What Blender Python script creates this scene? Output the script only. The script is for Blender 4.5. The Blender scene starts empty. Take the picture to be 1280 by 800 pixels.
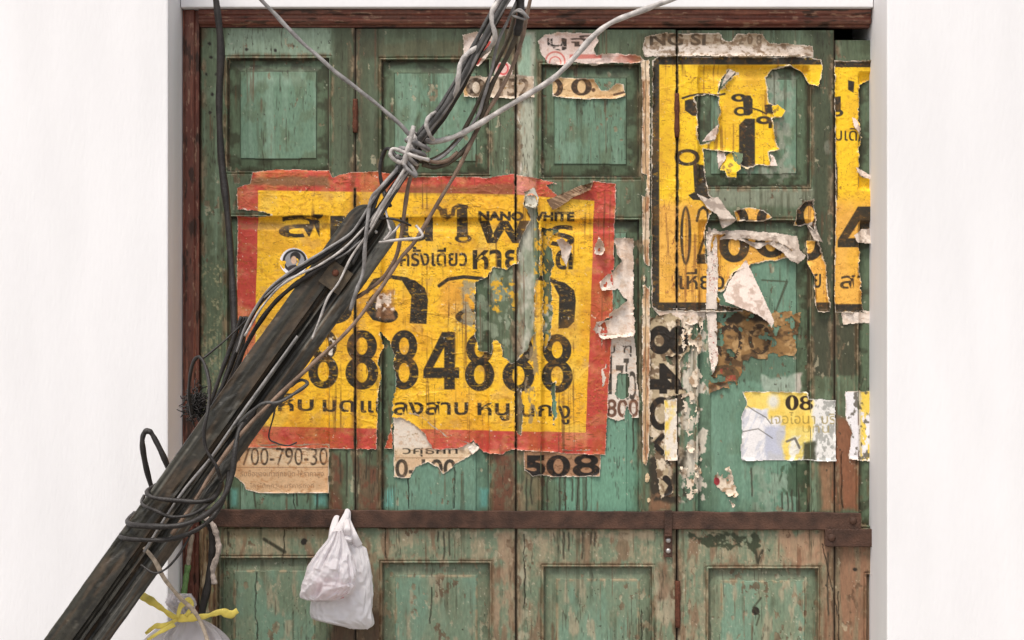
import bpy, math
import numpy as np
from mathutils import Vector

# ------------------------------------------------------------------ camera, world, light, exposure
SC = bpy.context.scene
COL = SC.collection
CAM_D = 6.0                      # metres from the lens to the face of the doors (plane y = 0)
cam_d = bpy.data.cameras.new('camera')
cam_d.sensor_width = 36.0
cam_d.lens = 36.0 * CAM_D / 3.2
cam_d.clip_end = 500
cam = bpy.data.objects.new('camera', cam_d)
COL.objects.link(cam)
cam.location = (0, -CAM_D, 1.6)
cam.rotation_euler = (math.radians(90), 0, 0)
SC.camera = cam

SUN_EL, SUN_AZ = math.radians(60), math.radians(205)   # azimuth from +Y, clockwise: in front of the doors, a little left
world = bpy.data.worlds.new('World')
SC.world = world
world.use_nodes = True
wn = world.node_tree
sky = wn.nodes.new('ShaderNodeTexSky')
sky.sky_type = 'NISHITA'
sky.sun_disc = False
sky.sun_elevation = SUN_EL
sky.sun_rotation = SUN_AZ
sky.air_density = 1.0
sky.dust_density = 3.0
bg = wn.nodes['Background']
bg.inputs['Strength'].default_value = 0.115
cloud = wn.nodes.new('ShaderNodeHueSaturation')          # a thin overcast takes most of the blue out of the sky
cloud.inputs['Saturation'].default_value = 0.35
wn.links.new(sky.outputs[0], cloud.inputs['Color'])
wn.links.new(cloud.outputs[0], bg.inputs[0])

sun_d = bpy.data.lights.new('sun', 'SUN')
sun_d.energy = 1.5
sun_d.angle = math.radians(18)
sun_d.color = (1.0, 0.93, 0.84)
sun = bpy.data.objects.new('sun', sun_d)
COL.objects.link(sun)
sv = Vector((math.sin(SUN_AZ) * math.cos(SUN_EL), math.cos(SUN_AZ) * math.cos(SUN_EL), math.sin(SUN_EL)))
sun.rotation_euler = (-sv).to_track_quat('-Z', 'Y').to_euler()

SC.view_settings.view_transform = 'Standard'
SC.view_settings.look = 'None'
SC.view_settings.gamma = 1.0
SC.view_settings.exposure = 0.67
SC.view_settings.use_curve_mapping = False

# ------------------------------------------------------------------ helpers
# Plan of the doors: 400 plan units to the metre, u to the right, v downwards from the lintel.
RNG = np.random.default_rng(7)

def wx(u): return (u - 640.0) / 400.0
def wz(v): return 1.6 - (v - 400.0) / 400.0
def P(u, v, y=0.0):
    s = (CAM_D + y) / CAM_D
    return (wx(u) * s, y, 1.6 - (v - 400.0) / 400.0 * s)

_T = RNG.random((256, 256)).astype(np.float32)
def vnoise(x, y, seed=0):
    x = np.asarray(x, np.float32) + seed * 17.31; y = np.asarray(y, np.float32) + seed * 9.77
    xi = np.floor(x).astype(np.int32); yi = np.floor(y).astype(np.int32)
    fx = x - xi; fy = y - yi
    fx = fx * fx * (3 - 2 * fx); fy = fy * fy * (3 - 2 * fy)
    a = _T[xi & 255, yi & 255]; b = _T[(xi + 1) & 255, yi & 255]
    c = _T[xi & 255, (yi + 1) & 255]; d = _T[(xi + 1) & 255, (yi + 1) & 255]
    return (a * (1 - fx) + b * fx) * (1 - fy) + (c * (1 - fx) + d * fx) * fy
def fbm(x, y, seed=0, octv=4):
    t = 0; amp = 0.5; tot = 0
    for o in range(octv):
        t = t + amp * vnoise(x * 2 ** o, y * 2 ** o, seed + o * 3); tot += amp; amp *= 0.55
    return t / tot
def sst(a, b, x):
    t = np.clip((x - a) / (b - a), 0, 1)
    return t * t * (3 - 2 * t)
def lin(c):
    c = np.clip(np.asarray(c, np.float32) / 255.0, 0, 1)
    return np.where(c <= 0.04045, c / 12.92, ((c + 0.055) / 1.055) ** 2.4)
def mixc(c, col, m):
    col = np.asarray(col, np.float32)
    m = np.asarray(m, np.float32)[..., None]
    return c * (1 - m) + col * m
def seg_d(X, Y, p, q):
    vx, vy = q[0] - p[0], q[1] - p[1]
    L = vx * vx + vy * vy + 1e-9
    t = np.clip(((X - p[0]) * vx + (Y - p[1]) * vy) / L, 0, 1)
    return np.hypot(X - p[0] - t * vx, Y - p[1] - t * vy)
def sd_line(X, Y, pts, w, closed=False):
    pts = list(pts)
    if closed: pts = pts + [pts[0]]
    d = None
    for a, b in zip(pts[:-1], pts[1:]):
        e = seg_d(X, Y, a, b); d = e if d is None else np.minimum(d, e)
    return d - w / 2
def sd_poly(X, Y, pts):
    d = sd_line(X, Y, pts, 0, True)
    ins = np.zeros(X.shape, bool)
    n = len(pts)
    for i in range(n):
        (x1, y1), (x2, y2) = pts[i], pts[(i + 1) % n]
        if y1 == y2: continue
        c = ((y1 > Y) != (y2 > Y)) & (X < (x2 - x1) * (Y - y1) / (y2 - y1) + x1)
        ins ^= c
    return np.where(ins, -d, d)
def sd_ell(X, Y, cx, cy, rx, ry):
    k = np.hypot((X - cx) / rx, (Y - cy) / ry)
    return (k - 1) * min(rx, ry)
def cov(d, aa=0.7): return np.clip(0.5 - d / aa, 0, 1)
def blur(A, r):
    for ax in (0, 1):
        pad = [(0, 0), (0, 0)]; pad[ax] = (r + 1, r)
        c = np.cumsum(np.pad(A, pad, mode='edge'), axis=ax)
        n = A.shape[ax]
        if ax == 0: A = (c[2 * r + 1:2 * r + 1 + n] - c[:n]) / (2 * r + 1)
        else: A = (c[:, 2 * r + 1:2 * r + 1 + n] - c[:, :n]) / (2 * r + 1)
    return A

def tag(o, label=None, cat=None, group=None, kind=None):
    if label: o['label'] = label
    if cat: o['category'] = cat
    if group: o['group'] = group
    if kind: o['kind'] = kind
    return o
def empty(name, loc=(0, 0, 0)):
    o = bpy.data.objects.new(name, None); o.empty_display_size = 0.1
    o.location = loc; COL.objects.link(o); return o
def link_mesh(name, verts, faces, mat, parent=None, colors=None, smooth=True):
    """verts (n,3) in world space, faces list or (m,4) array; origin moved to the mesh's own centre."""
    verts = np.asarray(verts, np.float32)
    me = bpy.data.meshes.new(name)
    base = np.array(parent.location, np.float32) if parent is not None and parent.type == 'EMPTY' else None
    if base is None:
        off = (verts.min(0) + verts.max(0)) / 2
        if parent is not None: base = parent['_o']
    else: off = (verts.min(0) + verts.max(0)) / 2
    v = verts - off
    if isinstance(faces, np.ndarray):
        me.vertices.add(len(v)); me.vertices.foreach_set('co', v.ravel())
        me.loops.add(faces.size); me.loops.foreach_set('vertex_index', faces.ravel().astype(np.int32))
        me.polygons.add(len(faces))
        k = faces.shape[1]
        me.polygons.foreach_set('loop_start', np.arange(0, faces.size, k, dtype=np.int32))
        me.update(calc_edges=True)
    else:
        me.from_pydata([tuple(map(float, q)) for q in v], [], faces); me.update()
    me.polygons.foreach_set('use_smooth', np.full(len(me.polygons), bool(smooth)))
    if colors is not None:
        a = me.color_attributes.new('tint', 'FLOAT_COLOR', 'POINT')
        rgba = np.ones((len(v), 4), np.float32); rgba[:, :3] = lin(colors)
        a.data.foreach_set('color', rgba.ravel())
    me.materials.append(mat)
    o = bpy.data.objects.new(name, me); COL.objects.link(o)
    off = [float(q) for q in off]
    if parent is not None:
        o.parent = parent
        pb = [float(q) for q in base]
        o.location = (off[0] - pb[0], off[1] - pb[1], off[2] - pb[2])
    else:
        o.location = off
    o['_o'] = off
    return o

# ------------------------------------------------------------------ materials
def new_mat(name):
    m = bpy.data.materials.new(name); m.use_nodes = True
    return m, m.node_tree, m.node_tree.nodes['Principled BSDF']
def plain(name, rgb, rough=0.6, spec=0.4, var=0.12, scale=40, bump=0.15, bscale=180, metal=0.0, stretch=(1, 1, 1), dark=None):
    m, nt, b = new_mat(name)
    tc = nt.nodes.new('ShaderNodeTexCoord'); mp = nt.nodes.new('ShaderNodeMapping')
    mp.inputs['Scale'].default_value = stretch
    nt.links.new(tc.outputs['Object'], mp.inputs[0])
    n = nt.nodes.new('ShaderNodeTexNoise'); n.inputs['Scale'].default_value = scale; n.inputs['Detail'].default_value = 6
    nt.links.new(mp.outputs[0], n.inputs[0])
    r = nt.nodes.new('ShaderNodeValToRGB')
    c = lin(rgb)
    d = lin(dark) if dark is not None else c * (1 - 2 * var)
    l = np.clip(c * (1 + var), 0, 1)
    r.color_ramp.elements[0].position = 0.3; r.color_ramp.elements[1].position = 0.68
    r.color_ramp.elements[0].color = (*[float(q) for q in d], 1)
    r.color_ramp.elements[1].color = (*[float(q) for q in l], 1)
    nt.links.new(n.outputs[0], r.inputs[0]); nt.links.new(r.outputs[0], b.inputs['Base Color'])
    b.inputs['Roughness'].default_value = rough; b.inputs['Metallic'].default_value = metal
    b.inputs['Specular IOR Level'].default_value = spec
    n2 = nt.nodes.new('ShaderNodeTexNoise'); n2.inputs['Scale'].default_value = bscale; n2.inputs['Detail'].default_value = 4
    nt.links.new(mp.outputs[0], n2.inputs[0])
    bp = nt.nodes.new('ShaderNodeBump'); bp.inputs['Strength'].default_value = bump; bp.inputs['Distance'].default_value = 0.004
    nt.links.new(n2.outputs[0], bp.inputs['Height']); nt.links.new(bp.outputs[0], b.inputs['Normal'])
    return m
def tinted(name, rough=0.65, spec=0.35, var=0.10, scale=260, bump=0.25, bscale=500, stretch=(1, 1, 1)):
    """Colour comes from the mesh's own print / paint layer, broken up by fine grain."""
    m, nt, b = new_mat(name)
    at = nt.nodes.new('ShaderNodeAttribute'); at.attribute_name = 'tint'
    tc = nt.nodes.new('ShaderNodeTexCoord'); mp = nt.nodes.new('ShaderNodeMapping')
    mp.inputs['Scale'].default_value = stretch
    nt.links.new(tc.outputs['Object'], mp.inputs[0])
    n = nt.nodes.new('ShaderNodeTexNoise'); n.inputs['Scale'].default_value = scale; n.inputs['Detail'].default_value = 5
    nt.links.new(mp.outputs[0], n.inputs[0])
    mr = nt.nodes.new('ShaderNodeMapRange')
    mr.inputs['From Min'].default_value = 0.25; mr.inputs['From Max'].default_value = 0.75
    mr.inputs['To Min'].default_value = 1 - var * 2; mr.inputs['To Max'].default_value = 1 + var
    nt.links.new(n.outputs[0], mr.inputs[0])
    mx = nt.nodes.new('ShaderNodeVectorMath'); mx.operation = 'SCALE'
    nt.links.new(at.outputs['Color'], mx.inputs[0]); nt.links.new(mr.outputs[0], mx.inputs['Scale'])
    nt.links.new(mx.outputs[0], b.inputs['Base Color'])
    b.inputs['Roughness'].default_value = rough; b.inputs['Specular IOR Level'].default_value = spec
    n2 = nt.nodes.new('ShaderNodeTexNoise'); n2.inputs['Scale'].default_value = bscale; n2.inputs['Detail'].default_value = 3
    nt.links.new(mp.outputs[0], n2.inputs[0])
    bp = nt.nodes.new('ShaderNodeBump'); bp.inputs['Strength'].default_value = bump; bp.inputs['Distance'].default_value = 0.001
    nt.links.new(n2.outputs[0], bp.inputs['Height']); nt.links.new(bp.outputs[0], b.inputs['Normal'])
    return m

M_DOOR = tinted('weathered_door_paint', rough=0.55, spec=0.4, var=0.13, scale=160, stretch=(1, 1, 0.35), bump=0.3)
M_PAPER = tinted('old_poster_paper', rough=0.6, spec=0.3, var=0.07, scale=220, bump=0.3)
M_WALL = plain('white_plaster', (236, 234, 235), rough=0.85, spec=0.2, var=0.022, scale=7, bump=0.28, bscale=120, stretch=(1, 1, .22))
M_FRAME = tinted('red_brown_frame_paint', rough=0.5, spec=0.4, var=0.14, scale=120, stretch=(1, 1, 0.3))
M_IRON = plain('rusty_iron', (82, 57, 45), rough=0.7, spec=0.35, var=0.22, scale=22, bump=0.6, bscale=170, dark=(52, 37, 30))
M_RUST = plain('rusted_hinge_iron', (98, 58, 42), rough=0.8, spec=0.3, var=0.25, scale=90, bump=0.6, bscale=300)
M_STEEL = plain('bright_bolt_steel', (190, 186, 182), rough=0.35, spec=0.6, metal=0.7, var=0.1)
M_DARK = plain('room_shade_black', (18, 16, 14), rough=0.9, spec=0.1)
M_GROUND = plain('worn_concrete', (150, 144, 136), rough=0.9, spec=0.2, var=0.15, scale=3, bump=0.3, bscale=40)
M_POLE = tinted('weathered_dark_channel', rough=0.5, spec=0.45, var=0.16, scale=60, bump=0.35, bscale=240)
M_BLACK = plain('black_cable_sheath', (44, 40, 38), rough=0.5, spec=0.4, var=0.26, scale=34, bump=0.5, bscale=150)
M_CHAR = plain('faded_black_sheath', (74, 72, 70), rough=0.5, spec=0.45, var=0.26, scale=34, bump=0.5, bscale=150)
M_GREY = plain('grey_cable_sheath', (140, 136, 134), rough=0.5, spec=0.45, var=0.26, scale=34, bump=0.5, bscale=150)
M_LGREY = plain('light_grey_sheath', (188, 181, 176), rough=0.5, spec=0.4, var=0.26, scale=34, bump=0.5, bscale=150)
M_TAN = plain('dusty_brown_sheath', (128, 106, 90), rough=0.6, spec=0.35, var=0.26, scale=34, bump=0.5, bscale=150)
M_OLIVE = plain('dusty_dark_sheath', (84, 74, 60), rough=0.6, spec=0.35, var=0.26, scale=34, bump=0.5, bscale=150)
M_CORD = plain('dirty_white_cord', (176, 160, 142), rough=0.8, spec=0.2, var=0.2, scale=80)
M_YELLOW = plain('yellow_plastic_ribbon', (226, 204, 96), rough=0.4, spec=0.4, var=0.12, scale=40)
M_GREEN = plain('green_plastic_rope', (118, 152, 92), rough=0.5, spec=0.35, var=0.2, scale=120)
M_TAPE = plain('dirty_white_tape', (182, 168, 158), rough=0.7, spec=0.25, var=0.22, scale=70, bump=0.7, bscale=120)

def bag_mat(name, rgb, transl, clear, rough=0.35):
    m, nt, b = new_mat(name)
    b.inputs['Base Color'].default_value = (*[float(q) for q in lin(rgb)], 1)
    b.inputs['Roughness'].default_value = rough; b.inputs['Specular IOR Level'].default_value = 0.4
    tc = nt.nodes.new('ShaderNodeTexCoord')
    n = nt.nodes.new('ShaderNodeTexNoise'); n.inputs['Scale'].default_value = 26; n.inputs['Detail'].default_value = 5
    n.inputs['Distortion'].default_value = 2.2; n.noise_type = 'RIDGED_MULTIFRACTAL'; n.inputs['Scale'].default_value = 14
    nt.links.new(tc.outputs['Object'], n.inputs[0])
    bp = nt.nodes.new('ShaderNodeBump'); bp.inputs['Strength'].default_value = 0.35; bp.inputs['Distance'].default_value = 0.006
    nt.links.new(n.outputs[0], bp.inputs['Height']); nt.links.new(bp.outputs[0], b.inputs['Normal'])
    t = nt.nodes.new('ShaderNodeBsdfTranslucent'); t.inputs[0].default_value = (*[float(q) for q in lin(rgb)], 1)
    tr = nt.nodes.new('ShaderNodeBsdfTransparent')
    m1 = nt.nodes.new('ShaderNodeMixShader'); m1.inputs[0].default_value = transl
    m2 = nt.nodes.new('ShaderNodeMixShader'); m2.inputs[0].default_value = clear
    nt.links.new(b.outputs[0], m1.inputs[1]); nt.links.new(t.outputs[0], m1.inputs[2])
    nt.links.new(m1.outputs[0], m2.inputs[1]); nt.links.new(tr.outputs[0], m2.inputs[2])
    nt.links.new(m2.outputs[0], nt.nodes['Material Output'].inputs[0])
    return m
M_BAG = bag_mat('thin_white_plastic', (250, 246, 248), 0.28, 0.12)
M_TRASH = bag_mat('thin_clear_plastic', (214, 208, 210), 0.3, 0.3, 0.25)

# ------------------------------------------------------------------ simple solids
def box_vf(x0, x1, y0, y1, z0, z1):
    v = [(x0, y0, z0), (x1, y0, z0), (x1, y1, z0), (x0, y1, z0), (x0, y0, z1), (x1, y0, z1), (x1, y1, z1), (x0, y1, z1)]
    f = [(0, 3, 2, 1), (4, 5, 6, 7), (0, 1, 5, 4), (1, 2, 6, 5), (2, 3, 7, 6), (3, 0, 4, 7)]
    return v, f
def box(name, x0, x1, y0, y1, z0, z1, mat, parent=None, bevel=0.0, seg=2, wob=0.0):
    import bmesh
    v, f = box_vf(x0, x1, y0, y1, z0, z1)
    bm = bmesh.new()
    vs = [bm.verts.new(q) for q in v]
    for q in f: bm.faces.new([vs[i] for i in q])
    if bevel: bmesh.ops.bevel(bm, geom=bm.edges[:], offset=bevel, segments=seg, affect='EDGES', profile=0.6)
    bm.verts.index_update()
    verts = [tuple(q.co) for q in bm.verts]; faces = [[q.index for q in p.verts] for p in bm.faces]
    bm.free()
    return link_mesh(name, verts, faces, mat, parent, smooth=False)
def merge(parts):
    V = []; F = []
    for v, f in parts:
        o = len(V); V += [tuple(q) for q in v]; F += [tuple(i + o for i in q) for q in f]
    return V, F
def dome_vf(c, r, h, ax=(0, -1, 0), n=14, k=5):
    """a bolt head / rivet: low dome whose flat side sits at c, facing along ax (only -y used)"""
    V = []; F = []
    for i in range(k + 1):
        a = math.pi / 2 * i / k
        for j in range(n):
            t = 2 * math.pi * j / n
            V.append((c[0] + r * math.cos(a) * math.cos(t), c[1] - h * math.sin(a), c[2] + r * math.cos(a) * math.sin(t)))
    for i in range(k):
        for j in range(n):
            F.append((i * n + j, i * n + (j + 1) % n, (i + 1) * n + (j + 1) % n, (i + 1) * n + j))
    F.append(tuple(range(n - 1, -1, -1)))
    return V, F
def spline(pts, n=10):
    pts = [np.array(p, float) for p in pts]
    pts = [2 * pts[0] - pts[1]] + pts + [2 * pts[-1] - pts[-2]]
    out = []
    for i in range(1, len(pts) - 2):
        p0, p1, p2, p3 = pts[i - 1:i + 3]
        for t in np.linspace(0, 1, n, endpoint=False):
            out.append(0.5 * ((2 * p1) + (-p0 + p2) * t + (2 * p0 - 5 * p1 + 4 * p2 - p3) * t * t + (-p0 + 3 * p1 - 3 * p2 + p3) * t ** 3))
    out.append(pts[-2])
    return out
def tube_vf(pts, r, k=8, flat=1.0, closed=False, rv=None):
    """pts dense polyline (world), r radius; flat squashes one side axis (ribbon)"""
    pts = [np.array(p, float) for p in pts]
    n = len(pts); V = []; F = []
    T = []
    for i in range(n):
        a = pts[max(i - 1, 0)]; b = pts[min(i + 1, n - 1)]
        t = b - a; L = np.linalg.norm(t); T.append(t / L if L > 1e-9 else np.array([0, 0, 1.0]))
    u = np.cross(T[0], [0, 1, 0]);
    if np.linalg.norm(u) < 1e-3: u = np.cross(T[0], [1, 0, 0])
    u /= np.linalg.norm(u)
    for i in range(n):
        u = u - T[i] * np.dot(u, T[i]); u /= max(np.linalg.norm(u), 1e-9)
        w = np.cross(T[i], u)
        rr = r if rv is None else r * rv[i]
        for j in range(k):
            a = 2 * math.pi * j / k
            V.append(tuple(pts[i] + rr * (math.cos(a) * u + flat * math.sin(a) * w)))
    for i in range(n - 1):
        for j in range(k):
            F.append((i * k + j, i * k + (j + 1) % k, (i + 1) * k + (j + 1) % k, (i + 1) * k + j))
    F.append(tuple(range(k - 1, -1, -1))); F.append(tuple((n - 1) * k + j for j in range(k)))
    return V, F
def cable(name, label, pts, wpx, mat, cat='cable', group=None, flat=1.0, n=9, parent=None, sag=0.0):
    """pts: (u, v, y) on plan; wpx: thickness in plan units as seen from the street"""
    W = [P(*p) for p in pts]
    ym = sum(p[2] for p in pts) / len(pts)
    jr = np.random.default_rng(abs(hash(round(pts[0][0] * 7 + pts[0][1] * 3 + wpx * 11))) % 99991)
    pts = [pts[0]] + [(a + jr.normal() * .9, b + jr.normal() * .9, c) for a, b, c in pts[1:-1]] + [pts[-1]]
    r = wpx / 800.0 * (CAM_D + ym) / CAM_D
    D = spline(W, n)
    if sag:
        D = [d + np.array([0.0025 * sag * math.sin(i * 0.7 + wpx), 0.002 * sag * math.cos(i * 0.5), 0.0025 * sag * math.sin(i * 0.43 + 1)]) for i, d in enumerate(D)]
    v, f = tube_vf(D, r, 8, flat, rv=[1 + .10 * math.sin(i * .31 + wpx * 3) + .07 * math.sin(i * .83 + pts[0][0]) for i in range(len(D))])
    o = link_mesh(name, v, f, mat, parent)
    if parent is None: tag(o, label, cat, group)
    return o

# ------------------------------------------------------------------ the setting: pavement, wall, pier, lintel
g = 60.0
gv = [(-g, -g, 0), (g, -g, 0), (g, 0.5, 0), (-g, 0.5, 0)]
tag(link_mesh('pavement', gv, [(0, 1, 2, 3)], M_GROUND), kind='structure')

WALL_Y = -0.265
box_l = box('plaster_wall', -6.0, wx(229), WALL_Y, 0.40, 0.0, 3.6, M_WALL, bevel=0.006)
tag(box_l, 'white plastered wall to the left of the green doors, behind the leaning pole', 'wall')
tag(box('plaster_pier', wx(1088), 6.0, WALL_Y, 0.40, 0.0, 3.6, M_WALL, bevel=0.006),
    'white plastered wall closing the doorway on the right, beside the torn strip of yellow poster', 'wall')
tag(box('lintel', wx(229) + .002, wx(1088) - .002, -0.06, 0.40, wz(13), 3.6, M_WALL, bevel=0.004),
    'white plastered beam running over the top of the green doors', 'lintel')
tag(box('dark_backing', wx(231), wx(1086), 0.30, 0.36, 0.01, wz(14), M_DARK),  # near-black sheet added behind the doors: room shade put into its colour
    'near-black added sheet standing in for room shade behind the green doors', 'backing')

# ------------------------------------------------------------------ door relief and paint
LEAVES = [  # u0, u1, upper panel u0,u1, lower panel u0,u1, top v, panel rows
    dict(u=(250.5, 443.6), p=(283, 412), q=(275, 410), top=35, r=((72, 215), (270, 658), (697, 962))),
    dict(u=(444.6, 644.2), p=(476, 612), q=(477, 613), top=36, r=((74, 218), (272, 658), (703, 964))),
    dict(u=(645.6, 845.4), p=(676, 800), q=(679, 816), top=37, r=((80, 222), (274, 658), (708, 966))),
    dict(u=(846.8, 1042.6), p=(872, 1013), q=(885, 1023), top=38, r=((82, 234), (275, 658), (710, 968))),
    dict(u=(1043.8, 1118.0), p=(1073, 1210), q=(1083, 1214), top=50, r=((90, 238), (276, 658), (718, 970))),
]
BOT = 1036
CRACKS = [[(355, 662), (355, 690), (353, 697)], [(320, 716), (318, 760), (322, 785), (320, 806)], [(482, 660), (482, 697)],
          [(655, 668), (656, 720), (655, 760)], [(510, 590), (511, 636)], [(568, 585), (567, 636)], [(367, 617), (367, 637)],
          [(540, 735), (537, 780)], [(1048, 740), (1049, 806)], [(802, 765), (803, 806)], [(1052, 565), (1053, 636)], [(1028, 680), (1046, 760), (1047, 770)]]

def full(X, c):
    C = np.empty(X.shape + (3,), np.float32); C[:] = c; return C
def seam_wear(X):
    e = np.min([np.abs(X - q) for q in (250, 444, 644.8, 846, 1043)], axis=0)
    return 1 - sst(2, 12, e)
def flakes(X, Y, D):
    """where the old paint has come away in chips"""
    a = fbm(X / 7., Y / 13., 310, 5); b = fbm(X / 60., Y / 80., 311)
    t = .775 - .10 * sst(.48, .70, b) - .04 * sst(640, 680, Y) - .06 * (1 - sst(2, 7, np.abs(D))) - .10 * seam_wear(X)
    return sst(t, t + .018, a)
def grain(X, Y):
    """fine checks along the grain"""
    g_ = np.abs(fbm(X / 3.2, Y / 95., 312, 3) - .5)
    return (1 - sst(.004, .022, g_)) * sst(.5, .6, fbm(X / 22., Y / 60., 313))
def relief(X, Y):
    """height (m, towards the street) of the door face, plus region fields used by the paint"""
    H = np.zeros(X.shape, np.float32)
    D = np.full(X.shape, -99., np.float32)       # distance inside the nearest panel
    FLD = np.zeros(X.shape, np.float32)
    for L in LEAVES:
        for k, (v0, v1) in enumerate(L['r']):
            a, b = L['q'] if k == 2 else L['p']
            d = np.minimum(np.minimum(X - a, b - X), np.minimum(Y - v0, v1 - Y))
            D = np.where(d > -12, np.maximum(D, d), D)
    wob = (fbm(X / 30., Y / 30., 5) - .5) * 1.2
    d = D + wob * .5
    ins = 17.0
    H = np.where(d > -3.2, -0.0035 * sst(-3.2, -2.4, d), H)           # moulding bead round each panel
    H = np.where(d > -1.8, -0.0035 + 0.004 * np.sin(np.clip((d + 1.8) / 3.0, 0, 1) * math.pi), H)
    H = np.where(d > 1.0, -0.021, H)
    H = np.where(d > 2.4, -0.021 + 0.0080 * np.clip((d - 2.4) / (ins - 2.4), 0, 1), H)
    H = np.where(d > ins, -0.0105, H)
    # hair joints between stiles and rails
    for L in LEAVES:
        for k, (v0, v1) in enumerate(L['r']):
            a, b = L['q'] if k == 2 else L['p']
            for vv in (v0, v1):
                pass
        a, b = L['p']
        up = (Y < 640)
        for e, inside in ((a - 3, 1), (b + 3, 1)):
            m = (np.abs(X - e) < 0.6) & (D < -3.3) & up
            H = np.where(m, H - 0.0012, H)
    for L, lo_ in zip(LEAVES, (0, .0015, -.001, .001, -.004)):
        H = H + lo_ * ((X >= L['u'][0] - .5) & (X < L['u'][1] + .5))
    crk = np.full(X.shape, 99., np.float32)
    for c in CRACKS:
        crk = np.minimum(crk, sd_line(X + (fbm(X / 9, Y / 9, 3) - .5) * 4, Y, c, 0.9))
    H = H - 0.003 * cov(crk, .8) - 0.0008 * flakes(X, Y, D) - 0.0007 * grain(X, Y)
    H = H + (fbm(X / 4.0, Y / 16.0, 11) - .5) * 0.0009 + (fbm(X / 90., Y / 60., 12) - .5) * 0.003
    return H, D, crk

def bx(X, Y, u0, u1, v0, v1, s=6, w=10, seed=20):
    """soft region with a ragged outline"""
    a = (fbm(X / 16., Y / 22., seed) - .5) * 2 * w
    d = np.minimum(np.minimum(X - u0, u1 - X), np.minimum(Y - v0, v1 - Y)) + a
    return sst(-s / 2, s / 2, d)
DRIPS = [(658, 596, 640), (664, 596, 632), (684, 596, 640), (699, 596, 640), (706, 596, 640), (715, 598, 628), (722, 596, 640), (733, 596, 640),
         (318, 500, 636), (371, 600, 634), (384, 598, 630), (396, 590, 636), (425, 566, 604), (433, 566, 622), (447, 570, 640), (458, 566, 600),
         (705, 665, 700), (711, 665, 690), (728, 665, 700), (739, 665, 682), (743, 665, 684), (940, 585, 622), (978, 615, 638), (985, 615, 640), (991, 612, 640), (1000, 610, 640),
         (555, 664, 700), (562, 664, 696), (1035, 690, 770), (286, 664, 682), (548, 664, 678), (792, 470, 566)]

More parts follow.
